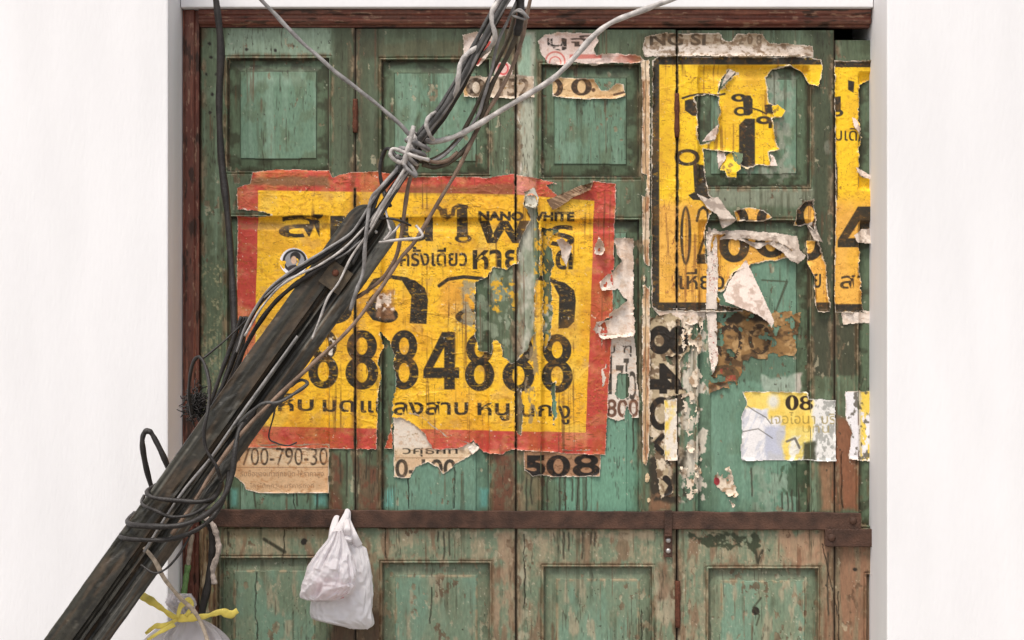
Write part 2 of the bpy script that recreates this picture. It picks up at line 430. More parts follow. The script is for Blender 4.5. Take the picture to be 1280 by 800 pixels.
def door_paint(X, Y, D, crk):
    n1 = fbm(X / 70., Y / 110., 1); n2 = fbm(X / 16., Y / 26., 2); ns = fbm(X / 4.5, Y / 130., 3); nf = fbm(X / 2.6, Y / 3.2, 4)
    nm = fbm(X / 8., Y / 9., 6)
    up = Y < 648
    C = np.empty(X.shape + (3,), np.float32); C[:] = (106, 122, 96)
    C = mixc(C, (80, 88, 64), sst(.44, .70, n2 * .6 + n1 * .4) * .75)
    C = mixc(C, (132, 158, 134), sst(.52, .75, ns) * .55)
    fld = sst(15.5, 17.5, D)
    mid = sst(0.5, 2.5, D) * (1 - fld)
    C = mixc(C, (98, 118, 92), mid * .8 * up)
    C = mixc(C, (56, 56, 38), mid * sst(.5, .68, fbm(X / 20., Y / 14., 14)) * .6)
    C = mixc(C, (116, 150, 128), fld * (.9 * up + .55 * ~up))
    C = mixc(C, (142, 172, 152), fld * sst(.46, .68, fbm(X / 9., Y / 150., 8)) * .65)
    C = mixc(C, (96, 122, 98), fld * sst(.50, .72, n1) * .6)
    C = mixc(C, (92, 96, 66), fld * sst(.5, .7, n2) * .35)
    # bead round the panels: worn light edges; dirt and painted shade in the groove, dark field outline
    bead = sst(-3.4, -2.6, D) * (1 - sst(.8, 1.6, D))
    C = mixc(C, (122, 140, 116), bead * sst(.45, .65, nm) * .6)
    C = mixc(C, (46, 44, 33), sst(.6, 1.2, D) * (1 - sst(2.2, 3.6, D)) * .9)  # groove dirt widened and blackened to paint in the moulding's shade
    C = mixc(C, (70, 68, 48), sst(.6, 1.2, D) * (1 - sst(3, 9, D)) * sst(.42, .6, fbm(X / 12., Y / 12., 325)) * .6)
    C = mixc(C, (60, 70, 52), sst(15.6, 16.4, D) * (1 - sst(17.0, 17.8, D)) * .7)
    # ---- lower doors: bleached, bare wood showing
    lo = sst(655, 668, Y)
    C = mixc(C, (140, 158, 134), lo * .6)
    wood = sst(.42, .66, n2 * .3 + ns * .3 + nm * .2 + nf * .2 + (D < 0) * .03)
    C = mixc(C, (184, 166, 138), lo * wood * (.3 + .5 * (D < 0)))
    C = mixc(C, (142, 110, 86), lo * sst(.55, .68, fbm(X / 12., Y / 40., 9)) * (.7 * (D < 1)))
    C = mixc(C, (128, 164, 144), lo * fld * sst(.40, .62, fbm(X / 26., Y / 60., 10)) * .7)
    C = mixc(C, (186, 172, 146), lo * fld * sst(.58, .70, fbm(X / 12., Y / 40., 33)) * .7)
    C = mixc(C, (214, 205, 186), lo * sst(.72, .78, nf) * .4)
    # edges of lower panels rubbed to pale wood
    C = mixc(C, (182, 160, 128), lo * sst(15, 17, D) * (1 - sst(17.5, 21, D)) * sst(.4, .6, nm) * .8)
    fl = flakes(X, Y, D); gr = grain(X, Y)
    # ---- named places
    C = mixc(C, (176, 202, 184), bx(X, Y, 284, 416, 34, 70, 10, 6) * (.62 + .4 * (n2 - .5)))        # pale top rail, first leaf
    C = mixc(C, (184, 206, 190), bx(X, Y, 310, 380, 90, 106, 14, 10) * .35)
    C = mixc(C, (150, 176, 150), bx(X, Y, 250, 284, 60, 640, 4, 3) * sst(.52, .66, n2) * .45)
    C = mixc(C, (186, 180, 140), bx(X, Y, 248, 278, 330, 640, 4, 4) * sst(.50, .62, nf * .6 + n2 * .4) * .75)
    C = mixc(C, (206, 206, 190), bx(X, Y, 645, 668, 40, 300, 5, 3, 21) * .78)                         # bleached stile of the third leaf
    C = mixc(C, (206, 205, 190), bx(X, Y, 646, 668, 230, 460, 5, 4, 22) * (.45 + .5 * sst(.4, .6, n2)))
    C = mixc(C, (150, 188, 166), bx(X, Y, 646, 664, 44, 96, 6, 3, 23) * .7)
    C = mixc(C, (206, 202, 186), bx(X, Y, 676, 694, 380, 460, 6, 5, 24) * sst(.42, .58, nm) * .85)
    C = mixc(C, (232, 226, 214), cov(np.minimum(sd_ell(X, Y, 648, 209, 5, 8), sd_ell(X, Y, 647, 145, 4, 9)), 1.5))
    C = mixc(C, (170, 182, 160), bx(X, Y, 594, 645, 335, 450, 6, 5, 25) * sst(.46, .6, nm) * .65)
    C = mixc(C, (124, 172, 150), bx(X, Y, 690, 796, 500, 640, 12, 8, 26) * .85)
    C = mixc(C, (122, 172, 146), bx(X, Y, 680, 800, 590, 640, 8, 6, 27) * .6)
    C = mixc(C, (120, 164, 146), bx(X, Y, 480, 612, 565, 640, 12, 8, 28) * .6)
    for (a, b) in ((391, 408), (480, 492), (600, 611), (288, 296)):                                   # lighter turquoise at the panel feet
        C = mixc(C, (116, 186, 178), bx(X, Y, a, b, 612, 634, 8, 3, 29) * .8)
    rb = np.maximum.reduce([bx(X, Y, 414, 426, 566, 636, 8, 7, 30), bx(X, Y, 446, 476, 578, 640, 12, 12, 31), bx(X, Y, 617, 642, 566, 640, 8, 8, 32)])
    C = mixc(C, (118, 74, 54), rb * (.55 + .4 * sst(.4, .6, nm)))
    C = mixc(C, (164, 148, 118), bx(X, Y, 645, 676, 480, 640, 8, 6, 34) * sst(.4, .6, n2) * .8)
    C = mixc(C, (92, 84, 58), bx(X, Y, 655, 700, 540, 640, 14, 12, 35) * .4)
    C = mixc(C, (150, 104, 76), bx(X, Y, 814, 842, 570, 640, 8, 7, 36) * .85)                          # bare brown wood
    C = mixc(C, (62, 72, 48), bx(X, Y, 850, 900, 600, 640, 8, 8, 37) * .5)
    C = mixc(C, (160, 118, 88), bx(X, Y, 1024, 1046, 540, 640, 8, 6, 38) * .9)
    C = mixc(C, (150, 94, 66), bx(X, Y, 1043, 1075, 520, 640, 8, 8, 39) * .9)
    C = mixc(C, (158, 120, 94), bx(X, Y, 1026, 1118, 660, 1036, 10, 8, 40) * (.6 + .4 * sst(.4, .6, ns)))
    C = mixc(C, (190, 150, 122), bx(X, Y, 975, 1030, 664, 704, 8, 12, 41) * .75)
    C = mixc(C, (176, 150, 124), bx(X, Y, 617, 644, 664, 800, 8, 9, 42) * sst(.38, .55, n2) * .85)
    C = mixc(C, (184, 172, 148), bx(X, Y, 816, 846, 700, 806, 8, 7, 43) * sst(.35, .55, n2) * .8)
    C = mixc(C, (120, 84, 62), bx(X, Y, 822, 838, 705, 750, 8, 8, 44) * .5)
    C = mixc(C, (196, 190, 166), bx(X, Y, 646, 660, 660, 800, 6, 5, 45) * sst(.4, .6, nm) * .7)
    C = mixc(C, (198, 178, 150), bx(X, Y, 676, 818, 662, 674, 6, 4, 46) * sst(.35, .6, nm) * .8)
    C = mixc(C, (134, 108, 82), bx(X, Y, 250, 274, 655, 806, 6, 5, 47) * .8)
    C = mixc(C, (158, 140, 106), bx(X, Y, 275, 412, 660, 672, 6, 5, 48) * .6)
    C = mixc(C, (58, 66, 46), bx(X, Y, 866, 952, 670, 684, 2.5, 12, 49) * sst(.36, .46, fbm(X / 7., Y / 6., 323)) * .9)                          # black mould on the lock rail
    C = mixc(C, (86, 62, 44), bx(X, Y, 415, 476, 765, 806, 8, 6, 50) * .8)
    C = mixc(C, (72, 74, 56), bx(X, Y, 1016, 1042, 398, 470, 4, 3, 51) * .93)                         # dark painted-over square
    C = mixc(C, (72, 74, 56), bx(X, Y, 1046, 1073, 404, 470, 4, 3, 52) * .93)
    C = mixc(C, (66, 74, 52), bx(X, Y, 898, 1000, 440, 478, 8, 10, 53) * .6)
    C = mixc(C, (226, 214, 204), bx(X, Y, 954, 1000, 470, 492, 5, 7, 54) * .9)
    C = mixc(C, (168, 168, 152), bx(X, Y, 846, 1020, 236, 258, 8, 6, 55) * .55)
    C = mixc(C, (116, 160, 140), bx(X, Y, 850, 995, 300, 640, 10, 8, 56) * .5)
    C = mixc(C, (160, 176, 158), bx(X, Y, 940, 992, 585, 640, 8, 8, 57) * sst(.4, .6, nm) * .6)
    C = mixc(C, (62, 84, 60), bx(X, Y, 975, 1012, 580, 618, 2.5, 6, 58) * sst(.30, .45, fbm(X / 6., Y / 20., 324)) * .75)
    C = mixc(C, (168, 170, 156), bx(X, Y, 897, 992, 90, 230, 10, 10, 59) * sst(.45, .62, nm) * .7)
    C = mixc(C, (230, 226, 220), cov(np.minimum(sd_ell(X, Y, 1035, 184, 5, 9), sd_ell(X, Y, 1040, 250, 3, 8)), 1.5))
    C = mixc(C, (92, 88, 60), bx(X, Y, 795, 846, 40, 240, 8, 5, 60) * .5)
    C = mixc(C, (232, 222, 208), bx(X, Y, 847, 886, 380, 628, 4, 3, 61) * sst(.52, .56, fbm(X / 11., Y / 15., 62)) * .95)
    C = mixc(C, (52, 46, 34), bx(X, Y, 812, 858, 392, 628, 6, 5, 63) * sst(.46, .58, fbm(X / 14., Y / 15., 64)) * .9)
    C = mixc(C, (222, 206, 184), bx(X, Y, 812, 846, 392, 600, 6, 5, 65) * sst(.54, .62, fbm(X / 10., Y / 11., 66)) * .9)
    C = mixc(C, (120, 92, 62), bx(X, Y, 446, 642, 52, 72, 8, 8, 67) * .3)
    # dark streaks and patches, nail heads, rust dots, flecks
    C = mixc(C, (222, 222, 204), sst(.77, .80, nf) * sst(.5, .7, n2) * .7)
    C = mixc(C, (70, 72, 52), sst(.54, .74, fbm(X / 4.4, Y / 160., 16)) * sst(.45, .62, fbm(X / 34., Y / 90., 17)) * .5)
    C = mixc(C, (64, 66, 46), bx(X, Y, 414, 476, 30, 220, 12, 6, 91) * .45 + bx(X, Y, 444, 640, 34, 76, 8, 8, 92) * .25)
    C = mixc(C, (66, 72, 52), bx(X, Y, 1016, 1043, 40, 400, 4, 3, 93) * .7)
    C = mixc(C, (52, 48, 36), sst(.78, .81, fbm(X / 3.4, Y / 3.8, 71)) * sst(.5, .6, fbm(X / 30., Y / 30., 72)) * .8)
    for (a, b, r) in ((308, 62, 2), (344, 63, 2), (367, 57, 1.5), (262, 54, 2), (264, 72, 2), (258, 93, 2), (271, 93, 2), (265, 118, 2), (945, 764, 5), (1069, 712, 2.5), (1093, 765, 3), (380, 677, 4), (262, 140, 2)):
        C = mixc(C, (40, 34, 26), cov(sd_ell(X + (nf - .5) * 3, Y + (nm - .5) * 3, a, b, r, r), 1.2))
    C = mixc(C, (62, 60, 44), cov(np.minimum(sd_line(X, Y, [(330, 674), (356, 690)], 4), sd_line(X, Y, [(945, 690), (947, 704), (953, 688)], 3)), 2))
    C = mixc(C, (60, 60, 42), cov(np.minimum(sd_line(X, Y, [(953, 350), (985, 352), (968, 395), (984, 350)], 1.6), sd_line(X, Y, [(952, 748), (942, 760), (950, 770), (946, 782)], 2)), 1.5) * .8)
    bare = mixc(full(X, (150, 128, 102)), (104, 78, 58), sst(.42, .6, n2))
    bare = mixc(bare, (196, 186, 160), sst(.48, .62, fbm(X / 24., Y / 30., 314)))
    C = C * (1 - fl * .7)[..., None] + bare * (fl * .7)[..., None]
    C = mixc(C, (54, 46, 34), gr * .5)
    ew = np.maximum(seam_wear(X) * .9, (1 - sst(1, 6, np.abs(D + 1.5))) * .8) * sst(.44, .60, fbm(X / 6., Y / 22., 321))
    C = mixc(C, (112, 86, 62), ew * .75)
    C = mixc(C, (178, 160, 132), ew * sst(.52, .60, fbm(X / 4., Y / 9., 322)) * .7)
    C = mixc(C, (112, 68, 46), sst(.62, .74, fbm(X / 3.0, Y / 110., 315)) * sst(.56, .68, fbm(X / 26., Y / 60., 316)) * .5)   # rust runs
    C = mixc(C, (236, 184, 52), bx(X, Y, 612, 648, 346, 388, 4, 6, 317) * sst(.57, .60, fbm(X / 6., Y / 5., 318)))          # print left stuck to the wood
    C = mixc(C, (236, 184, 52), bx(X, Y, 668, 692, 286, 450, 3, 3, 319) * sst(.58, .61, fbm(X / 5., Y / 8., 320)))
    for k, (u, a, b) in enumerate(DRIPS):
        wv = (fbm(Y / 18., Y * 0 + k, 80) - .5) * 4
        m = cov(np.abs(X + wv - u) - 1.0, 1.2) * sst(a - 2, a + 2, Y) * (1 - sst(b - 3, b + 1, Y))
        C = mixc(C, (58, 54, 40), m * .8)
    # pale scratches, lower left panel
    for k in range(16):
        x0 = 350 + 40 * ((k * 37) % 16) / 16; y0 = 745 + 50 * ((k * 23) % 16) / 16
        C = mixc(C, (170, 186, 160), cov(sd_line(X, Y, [(x0, y0), (x0 + 14, y0 - 16)], .6), 1) * .5)
    C = mixc(C, (36, 30, 24), cov(crk, 1.0) * .9)
    return C * np.array((.93, .92, .90), np.float32)

def grid_faces(nr, nc):
    i = np.arange(nr * nc).reshape(nr, nc)
    return np.stack([i[:-1, :-1], i[1:, :-1], i[1:, 1:], i[:-1, 1:]], -1)
def emit(name, V, Q, C, mat, parent, back=None, smooth=False):
    """part made of the grid quads Q (m,4); `back` = y to which its rim is closed so that it is a solid board"""
    used = np.unique(Q); mp = np.full(len(V), -1, np.int64); mp[used] = np.arange(len(used))
    v = V[used]; c = C[used]; q = mp[Q]
    if back is not None:
        e = np.concatenate([q[:, [0, 1]], q[:, [1, 2]], q[:, [2, 3]], q[:, [3, 0]]])
        key = np.sort(e, 1); key = key[:, 0] * len(v) + key[:, 1]
        _, ix, ct = np.unique(key, return_index=True, return_counts=True)
        be = e[ix[ct == 1]]
        bv = np.unique(be); m2 = np.full(len(v), -1, np.int64); m2[bv] = len(v) + np.arange(len(bv))
        nb = v[bv].copy(); nb[:, 1] = back
        q = np.concatenate([q, np.stack([be[:, 1], be[:, 0], m2[be[:, 0]], m2[be[:, 1]]], 1)])
        v = np.concatenate([v, nb]); c = np.concatenate([c, c[bv] * .7])
    return link_mesh(name, v, q, mat, parent, colors=c, smooth=smooth)

LEAF_LABELS = ['leftmost green panelled door leaf, beside the red-brown jamb, its top rail bleached pale',
               'second green panelled door leaf from the left, behind the cable knot',
               'third green panelled door leaf from the left, its left stile bleached whitish',
               'green panelled door leaf under the big torn yellow poster with a black border',
               'brown and green door leaf cut off by the white wall on the right']
for li, L in enumerate(LEAVES):
    xs = np.arange(L['u'][0], L['u'][1] + .01, 1.0)
    xs[-1] = L['u'][1]
    ys = np.concatenate([np.arange(L['top'], 806, 1.0), np.arange(810, BOT, 6.0), [BOT]])
    X, Y = np.meshgrid(xs.astype(np.float32), ys.astype(np.float32))
    H, D, crk = relief(X, Y)
    edge = np.minimum(X - L['u'][0], L['u'][1] - X)
    H = H - 0.003 * (1 - sst(0, 2.5, edge))
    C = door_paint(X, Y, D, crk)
    C = mixc(C, (62, 50, 38), (1 - sst(0, 2.2, edge + (fbm(X / 5, Y / 14, 90) - .5) * 3)) * .8)
    V = np.stack([wx(X), -H, wz(Y)], -1).reshape(-1, 3).astype(np.float32)
    Cf = C.reshape(-1, 3)
    F = grid_faces(*X.shape)
    cx = (X[:-1, :-1] + X[1:, 1:]) / 2; cy = (Y[:-1, :-1] + Y[1:, 1:]) / 2
    root = empty('door_leaf', (wx((L['u'][0] + L['u'][1]) / 2), 0.02, wz(BOT)))
    tag(root, LEAF_LABELS[li], 'door', 'folding door leaves')
    code = np.full(cx.shape, 99)
    split = 666
    for k, (a, b) in enumerate((L['p'], L['q'])):
        z = (cy < split) if k == 0 else (cy >= split)
        code = np.where(z & (cx < a - 3), 0 , np.where(z & (cx > b + 3), 1, code))
    rows = L['r']
    rails = [(0, rows[0][0]), (rows[0][1], rows[1][0]), (rows[1][1], rows[2][0]), (rows[2][1], 9999)]
    for k, (a, b) in enumerate(rails):
        code = np.where((code == 99) & (cy > a + (3 if k else 0) * 1) & (cy < b - 3), 10 + k, code)
    for k, (a, b) in enumerate(rows):
        code = np.where((code == 99) & (cy >= a - 3.5) & (cy <= b + 3.5), 20 + k, code)
    for kd in np.unique(code):
        nm = 'stile' if kd < 10 else 'rail' if kd < 20 else 'panel'
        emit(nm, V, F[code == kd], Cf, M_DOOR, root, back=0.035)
    L['root'] = root

# smooth sheet of the relief that pasted paper follows
GU, GV = np.arange(225, 1121), np.arange(20, 812)
_X, _Y = np.meshgrid(GU.astype(np.float32), GV.astype(np.float32))
_H, _, _ = relief(_X, _Y)
_H = np.maximum(_H, blur(_H, 2))
_HS = blur(np.maximum(_H, blur(_H, 3)), 1)
def hs(X, Y):
    x = np.clip(X - GU[0], 0, len(GU) - 1.001); y = np.clip(Y - GV[0], 0, len(GV) - 1.001)
    xi = x.astype(int); yi = y.astype(int); fx = x - xi; fy = y - yi
    return (_HS[yi, xi] * (1 - fx) + _HS[yi, xi + 1] * fx) * (1 - fy) + (_HS[yi + 1, xi] * (1 - fx) + _HS[yi + 1, xi + 1] * fx) * fy

# ------------------------------------------------------------------ lettering
_TXT = {}
def text_tris(s, bold=0.0):
    if (s, bold) in _TXT: return _TXT[(s, bold)]
    c = bpy.data.curves.new('lettering', 'FONT'); c.body = s; c.offset = bold; c.resolution_u = 4
    o = bpy.data.objects.new('lettering', c); COL.objects.link(o)
    dg = bpy.context.evaluated_depsgraph_get()
    e = o.evaluated_get(dg); m = e.to_mesh(); m.calc_loop_triangles()
    v = np.empty(len(m.vertices) * 3, np.float32); m.vertices.foreach_get('co', v); v = v.reshape(-1, 3)[:, :2]
    t = np.empty(len(m.loop_triangles) * 3, np.int32); m.loop_triangles.foreach_get('vertices', t); t = t.reshape(-1, 3)
    e.to_mesh_clear(); bpy.data.objects.remove(o); bpy.data.curves.remove(c)
    lo = v.min(0); hi = v.max(0)
    v = (v - lo) / (hi - lo); v[:, 1] = 1 - v[:, 1]
    _TXT[(s, bold)] = (v, t)
    return v, t
def text(X, Y, s, r, bold=0.0, rot=0, slope=0.0):
    """coverage of the words s fitted into the rectangle r = (u0, v0, u1, v1) on a sheet's grid"""
    v, t = text_tris(s, bold)
    if rot == 90: v = np.stack([1 - v[:, 1], v[:, 0]], 1)
    if rot == -90: v = np.stack([v[:, 1], 1 - v[:, 0]], 1)
    p = np.empty_like(v); p[:, 0] = r[0] + v[:, 0] * (r[2] - r[0]); p[:, 1] = r[1] + v[:, 1] * (r[3] - r[1]) + slope * v[:, 0]
    st = X[0, 1] - X[0, 0]; S = 3
    gx = (p[:, 0] - X[0, 0]) / st; gy = (p[:, 1] - Y[0, 0]) / st
    nr, nc = X.shape
    A = np.zeros((nr * S, nc * S), bool)
    fx = gx * S + (S - 1) / 2; fy = gy * S + (S - 1) / 2
    for a, b, c in t:
        x = fx[[a, b, c]]; y = fy[[a, b, c]]
        x0, x1 = int(max(math.floor(x.min()), 0)), int(min(math.ceil(x.max()), nc * S - 1))
        y0, y1 = int(max(math.floor(y.min()), 0)), int(min(math.ceil(y.max()), nr * S - 1))
        if x1 < x0 or y1 < y0: continue
        gX, gY = np.meshgrid(np.arange(x0, x1 + 1), np.arange(y0, y1 + 1))
        w0 = (x[1] - x[0]) * (gY - y[0]) - (y[1] - y[0]) * (gX - x[0])
        w1 = (x[2] - x[1]) * (gY - y[1]) - (y[2] - y[1]) * (gX - x[1])
        w2 = (x[0] - x[2]) * (gY - y[2]) - (y[0] - y[2]) * (gX - x[2])
        A[y0:y1 + 1, x0:x1 + 1] |= ((w0 >= 0) & (w1 >= 0) & (w2 >= 0)) | ((w0 <= 0) & (w1 <= 0) & (w2 <= 0))
    return A.reshape(nr, S, nc, S).mean((1, 3)).astype(np.float32)
def num8(X, Y, u0, v0, u1, v1):
    """heavy condensed 8"""
    w = u1 - u0; h = v1 - v0; cx = (u0 + u1) / 2
    o = np.minimum(sd_ell(X, Y, cx, v0 + h * .265, w * .46, h * .27), sd_ell(X, Y, cx, v0 + h * .715, w * .5, h * .285))
    i = np.minimum(sd_ell(X, Y, cx, v0 + h * .265, w * .17, h * .145), sd_ell(X, Y, cx, v0 + h * .715, w * .19, h * .165))
    return cov(np.maximum(o, -i))
def num4(X, Y, u0, v0, u1, v1):
    w = u1 - u0; h = v1 - v0
    o = sd_poly(X, Y, [(u0 + w * .52, v0), (u0 + w * .88, v0), (u0 + w * .88, v0 + h * .62), (u1, v0 + h * .62), (u1, v0 + h * .80), (u0 + w * .88, v0 + h * .80), (u0 + w * .88, v1), (u0 + w * .58, v1), (u0 + w * .58, v0 + h * .80), (u0, v0 + h * .80), (u0, v0 + h * .66)])
    i = sd_poly(X, Y, [(u0 + w * .58, v0 + h * .27), (u0 + w * .58, v0 + h * .62), (u0 + w * .27, v0 + h * .62)])
    return cov(np.maximum(o, -i))
def num0(X, Y, u0, v0, u1, v1, tx=.26, ty=.16):
    cx, cy = (u0 + u1) / 2, (v0 + v1) / 2; w = u1 - u0; h = v1 - v0
    return cov(np.maximum(sd_ell(X, Y, cx, cy, w / 2, h / 2), -sd_ell(X, Y, cx, cy, w * (.5 - tx), h * (.5 - ty))))

# ------------------------------------------------------------------ pasted paper
def sheet(name, label, cat, keep, paint, holes=(), off=0.0015, step=0.8, tear=2.2, lift=0.003, fibre=1.6, wr=0.0006,
          parent=None, group=None, extra=None, seed=0, fibc=(226, 212, 196), seams=(), rough_scale=7.0, cut=None):
    """paper in plan: `keep` outlines, torn `holes`; follows the door relief, lifts along its torn edges"""
    if keep and not isinstance(keep[0][0], (tuple, list)): keep = [keep]
    allp = [p for k in keep for p in k]
    u0, u1 = min(p[0] for p in allp) - 4, max(p[0] for p in allp) + 4
    v0, v1 = min(p[1] for p in allp) - 4, max(p[1] for p in allp) + 4
    X, Y = np.meshgrid(np.arange(u0, u1, step).astype(np.float32), np.arange(v0, v1, step).astype(np.float32))
    r1 = (fbm(X / rough_scale, Y / rough_scale, 100 + seed) - .5) * 2 * tear + (fbm(X / 2.1, Y / 2.1, 130 + seed, 2) - .5) * tear * .7
    d = None
    for k in keep:
        e = sd_poly(X, Y, k); d = e if d is None else np.minimum(d, e)
    d = d + r1 * .45
    for h in holes:
        d = np.maximum(d, -(sd_poly(X, Y, h) + r1))
    df = d
    for sm in seams:
        d = np.maximum(d, -(sd_line(X, Y, sm[:-1], sm[-1]) + r1 * .45))
    if cut is not None: d = np.maximum(d, cut(X, Y) + r1 * .5)
    K = d < 0
    C = paint(X, Y)
    fw = fibre * (.3 + 1.4 * fbm(X / 9., Y / 9., 140 + seed))
    C = mixc(C, fibc, sst(-fw, -fw + .6, df) * .85)
    if len(seams): C = mixc(C, (70, 54, 38), sst(-2.2, -.2, d) * (df < -2.5) * .8)
    B = blur(K.astype(np.float32), 6)
    nz = fbm(X / 18., Y / 18., 150 + seed)
    up = np.clip((1 - B) * 2, 0, 1) ** 2 * lift * sst(.42, .68, nz) * 2
    wrk = (fbm(X / 22., Y / 9., 160 + seed) - .5) * 2 * wr + (fbm(X / 5., Y / 5., 170 + seed) - .5) * wr
    cre = (1 - sst(.0, .03, np.abs(fbm(X / 46., Y / 26., 180 + seed) - .5))) * sst(.45, .6, fbm(X / 50., Y / 50., 181 + seed))
    cre2 = (1 - sst(.0, .035, np.abs(fbm(X / 20., Y / 34., 182 + seed) - .5))) * sst(.5, .62, fbm(X / 40., Y / 40., 183 + seed))
    bub = sst(.55, .75, fbm(X / 24., Y / 30., 184 + seed))
    H = hs(X, Y) + off + wrk + up + wr * (1.6 * cre + 1.3 * cre2 + 2.2 * bub)
    if extra is not None: H = H + extra(X, Y)
    V = np.stack([wx(X), -H, wz(Y)], -1).reshape(-1, 3).astype(np.float32)
    F = grid_faces(*X.shape)
    ok = K[:-1, :-1] & K[1:, :-1] & K[1:, 1:] & K[:-1, 1:]
    o = emit(name, V, F[ok], C.reshape(-1, 3), M_PAPER, parent, smooth=True)
    if parent is None: tag(o, label, cat, group)
    return o
def age(X, Y, C, stain=(150, 104, 40), amt=.5, seed=0, crackc=(120, 84, 34), cr=.9):
    n = fbm(X / 40., Y / 40., 200 + seed); nf = fbm(X / 5., Y / 3., 203 + seed); nb = fbm(X / 2.2, Y / 2.2, 204 + seed)
    C = mixc(C, stain, sst(.52, .74, n) * amt * .5)
    C = mixc(C, stain, sst(.58, .74, nf) * amt * .6)
    rg = np.abs(fbm(X / 34., Y / 11., 206 + seed) - .5)
    C = mixc(C, crackc, (1 - sst(.002, .008, rg)) * sst(.45, .6, fbm(X / 30., Y / 30., 209 + seed)) * cr * .7)
    rg = np.abs(fbm(X / 12., Y / 26., 207 + seed) - .5)
    C = mixc(C, crackc, (1 - sst(.001, .006, rg)) * sst(.5, .62, fbm(X / 24., Y / 24., 210 + seed)) * cr * .6)
    C = mixc(C, stain, sst(.74, .80, nb) * amt * .6)
    return C

INK = (48, 43, 36)
# --- notes and older bills that lie under the big posters
def p_note(X, Y):
    C = full(X, (216, 178, 138))
    C = mixc(C, (226, 204, 172), bx(X, Y, 290, 420, 556, 582, 6, 3) * .6)
    T = np.maximum.reduce([text(X, Y, '-700-790-30', (294, 560, 409, 582))])
    C = mixc(C, (60, 46, 36), T * .9 * (.6 + .4 * sst(.35, .5, fbm(X / 6, Y / 6, 301))))
    C = mixc(C, (120, 84, 60), cov(np.abs(Y - 584.5) - .4) * .7)
    C = mixc(C, (110, 78, 54), text(X, Y, 'รับซื้อของเก่าทุกชนิด ให้ราคาสูง', (300, 588, 404, 598)) * .7)
    C = mixc(C, (110, 78, 54), text(X, Y, 'โทรได้ทุกวัน บริการถึงที่', (312, 604, 392, 612)) * .65)
    return age(X, Y, C, (176, 120, 74), .8, 31, (130, 80, 50))
sheet('paper_notice', 'beige paper notice with a phone number ending 30, under the red bordered poster', 'notice',
      [(291, 555), (412, 555), (411, 600), (411, 617), (325, 617), (307, 613), (304, 606), (298, 600), (292, 596)], p_note, off=.0018, tear=1.6, seed=1)
def p_under(X, Y):
    C = full(X, (228, 214, 198))
    C = mixc(C, (222, 190, 150), sst(556, 566, Y) * .75)
    T = np.maximum(text(X, Y, 'วศุธกท', (503, 560, 572, 571), .01), text(X, Y, '0-100', (494, 574, 570, 598), .02))
    C = mixc(C, INK, T * .92)
    C = mixc(C, (120, 84, 60), cov(np.abs(Y - 572.5) - .4) * .7)
    return age(X, Y, C, (190, 140, 100), .6, 32)
sheet('paper_notice', 'torn white and beige bill below the red border, ragged at its foot', 'notice',
      [(491, 516), (520, 516), (560, 545), (596, 556), (592, 566), (580, 575), (570, 580), (560, 590), (553, 595), (548, 585), (535, 578), (520, 585), (512, 598), (500, 598), (492, 596)],
      p_under, off=.0018, tear=3, seed=2)
def p_508(X, Y):
    C = full(X, (168, 126, 94))
    T = np.maximum.reduce([text(X, Y, '5', (656, 569, 682, 596), .06), num0(X, Y, 683, 569, 713, 597, .30, .17)])
    e8 = np.maximum(np.minimum(sd_ell(X, Y, 733, 576, 15, 8), sd_ell(X, Y, 733, 588, 17, 9)), -np.minimum(sd_ell(X, Y, 733, 576, 6, 3), sd_ell(X, Y, 733, 588, 7, 3.4)))
    C = mixc(C, (34, 28, 24), np.maximum(T, cov(e8)))
    return age(X, Y, C, (96, 62, 40), .9, 33)
sheet('paper_strip', 'brown paper strip with heavy black digits 508 below the red bordered poster', 'notice',
      [(654, 562), (752, 562), (751, 580), (750, 596), (690, 597), (676, 594), (666, 596), (655, 588)], p_508, off=.0020, tear=2.2, seed=3)

def p_side(X, Y):
    C = full(X, (226, 212, 198))
    T = np.maximum.reduce([text(X, Y, 'บ ฑุ', (759, 432, 790, 446)), cov(sd_poly(X, Y, [(758, 450), (765, 444), (765, 493), (758, 493)])), text(X, Y, '7ไว', (770, 448, 796, 500), .01) * .9])
    C = mixc(C, INK, T * .9)
    C = mixc(C, (96, 62, 46), text(X, Y, '800', (758, 499, 799, 522), .02) * .9)
    return age(X, Y, C, (204, 150, 110), .6, 34, (150, 110, 84))
sheet('paper_notice', 'white bill with brown digits 800 and a green hole, right of the red bordered poster', 'notice',
      [(752, 416), (793, 418), (796, 440), (797, 480), (800, 500), (799, 522), (784, 524), (772, 527), (760, 522), (752, 520)], p_side,
      holes=[[(773, 466), (786, 468), (786, 496), (780, 499), (770, 494)], [(780, 524), (784, 508), (790, 528)]], off=.0020, tear=2.6, seed=4)
def p_white(X, Y):
    C = full(X, (232, 218, 206))
    C = mixc(C, (206, 184, 164), sst(.5, .7, fbm(X / 10., Y / 12., 320)) * .7)
    return age(X, Y, C, (196, 152, 120), .5, 35, (140, 110, 90))
sheet('torn_paper', 'ragged white paper with curled tongues between the red bordered poster and the cream peeling strip', 'paper',
      [[(768, 298), (778, 296), (792, 298), (793, 330), (792, 372), (794, 420), (752, 424), (741, 412), (744, 402), (762, 400), (760, 392), (784, 376), (772, 362), (752, 364), (748, 352), (764, 340), (778, 326), (770, 318)]],
      p_white, off=.0040, tear=4, lift=.014, seed=5, fibre=.5)
sheet('torn_paper', 'small curled white tongue of paper standing off the red border, top right', 'paper',
      [(748, 296), (754, 302), (757, 312), (752, 320), (743, 318), (743, 306)], p_white, off=.0055, tear=2, lift=.02, seed=6, fibre=.5)

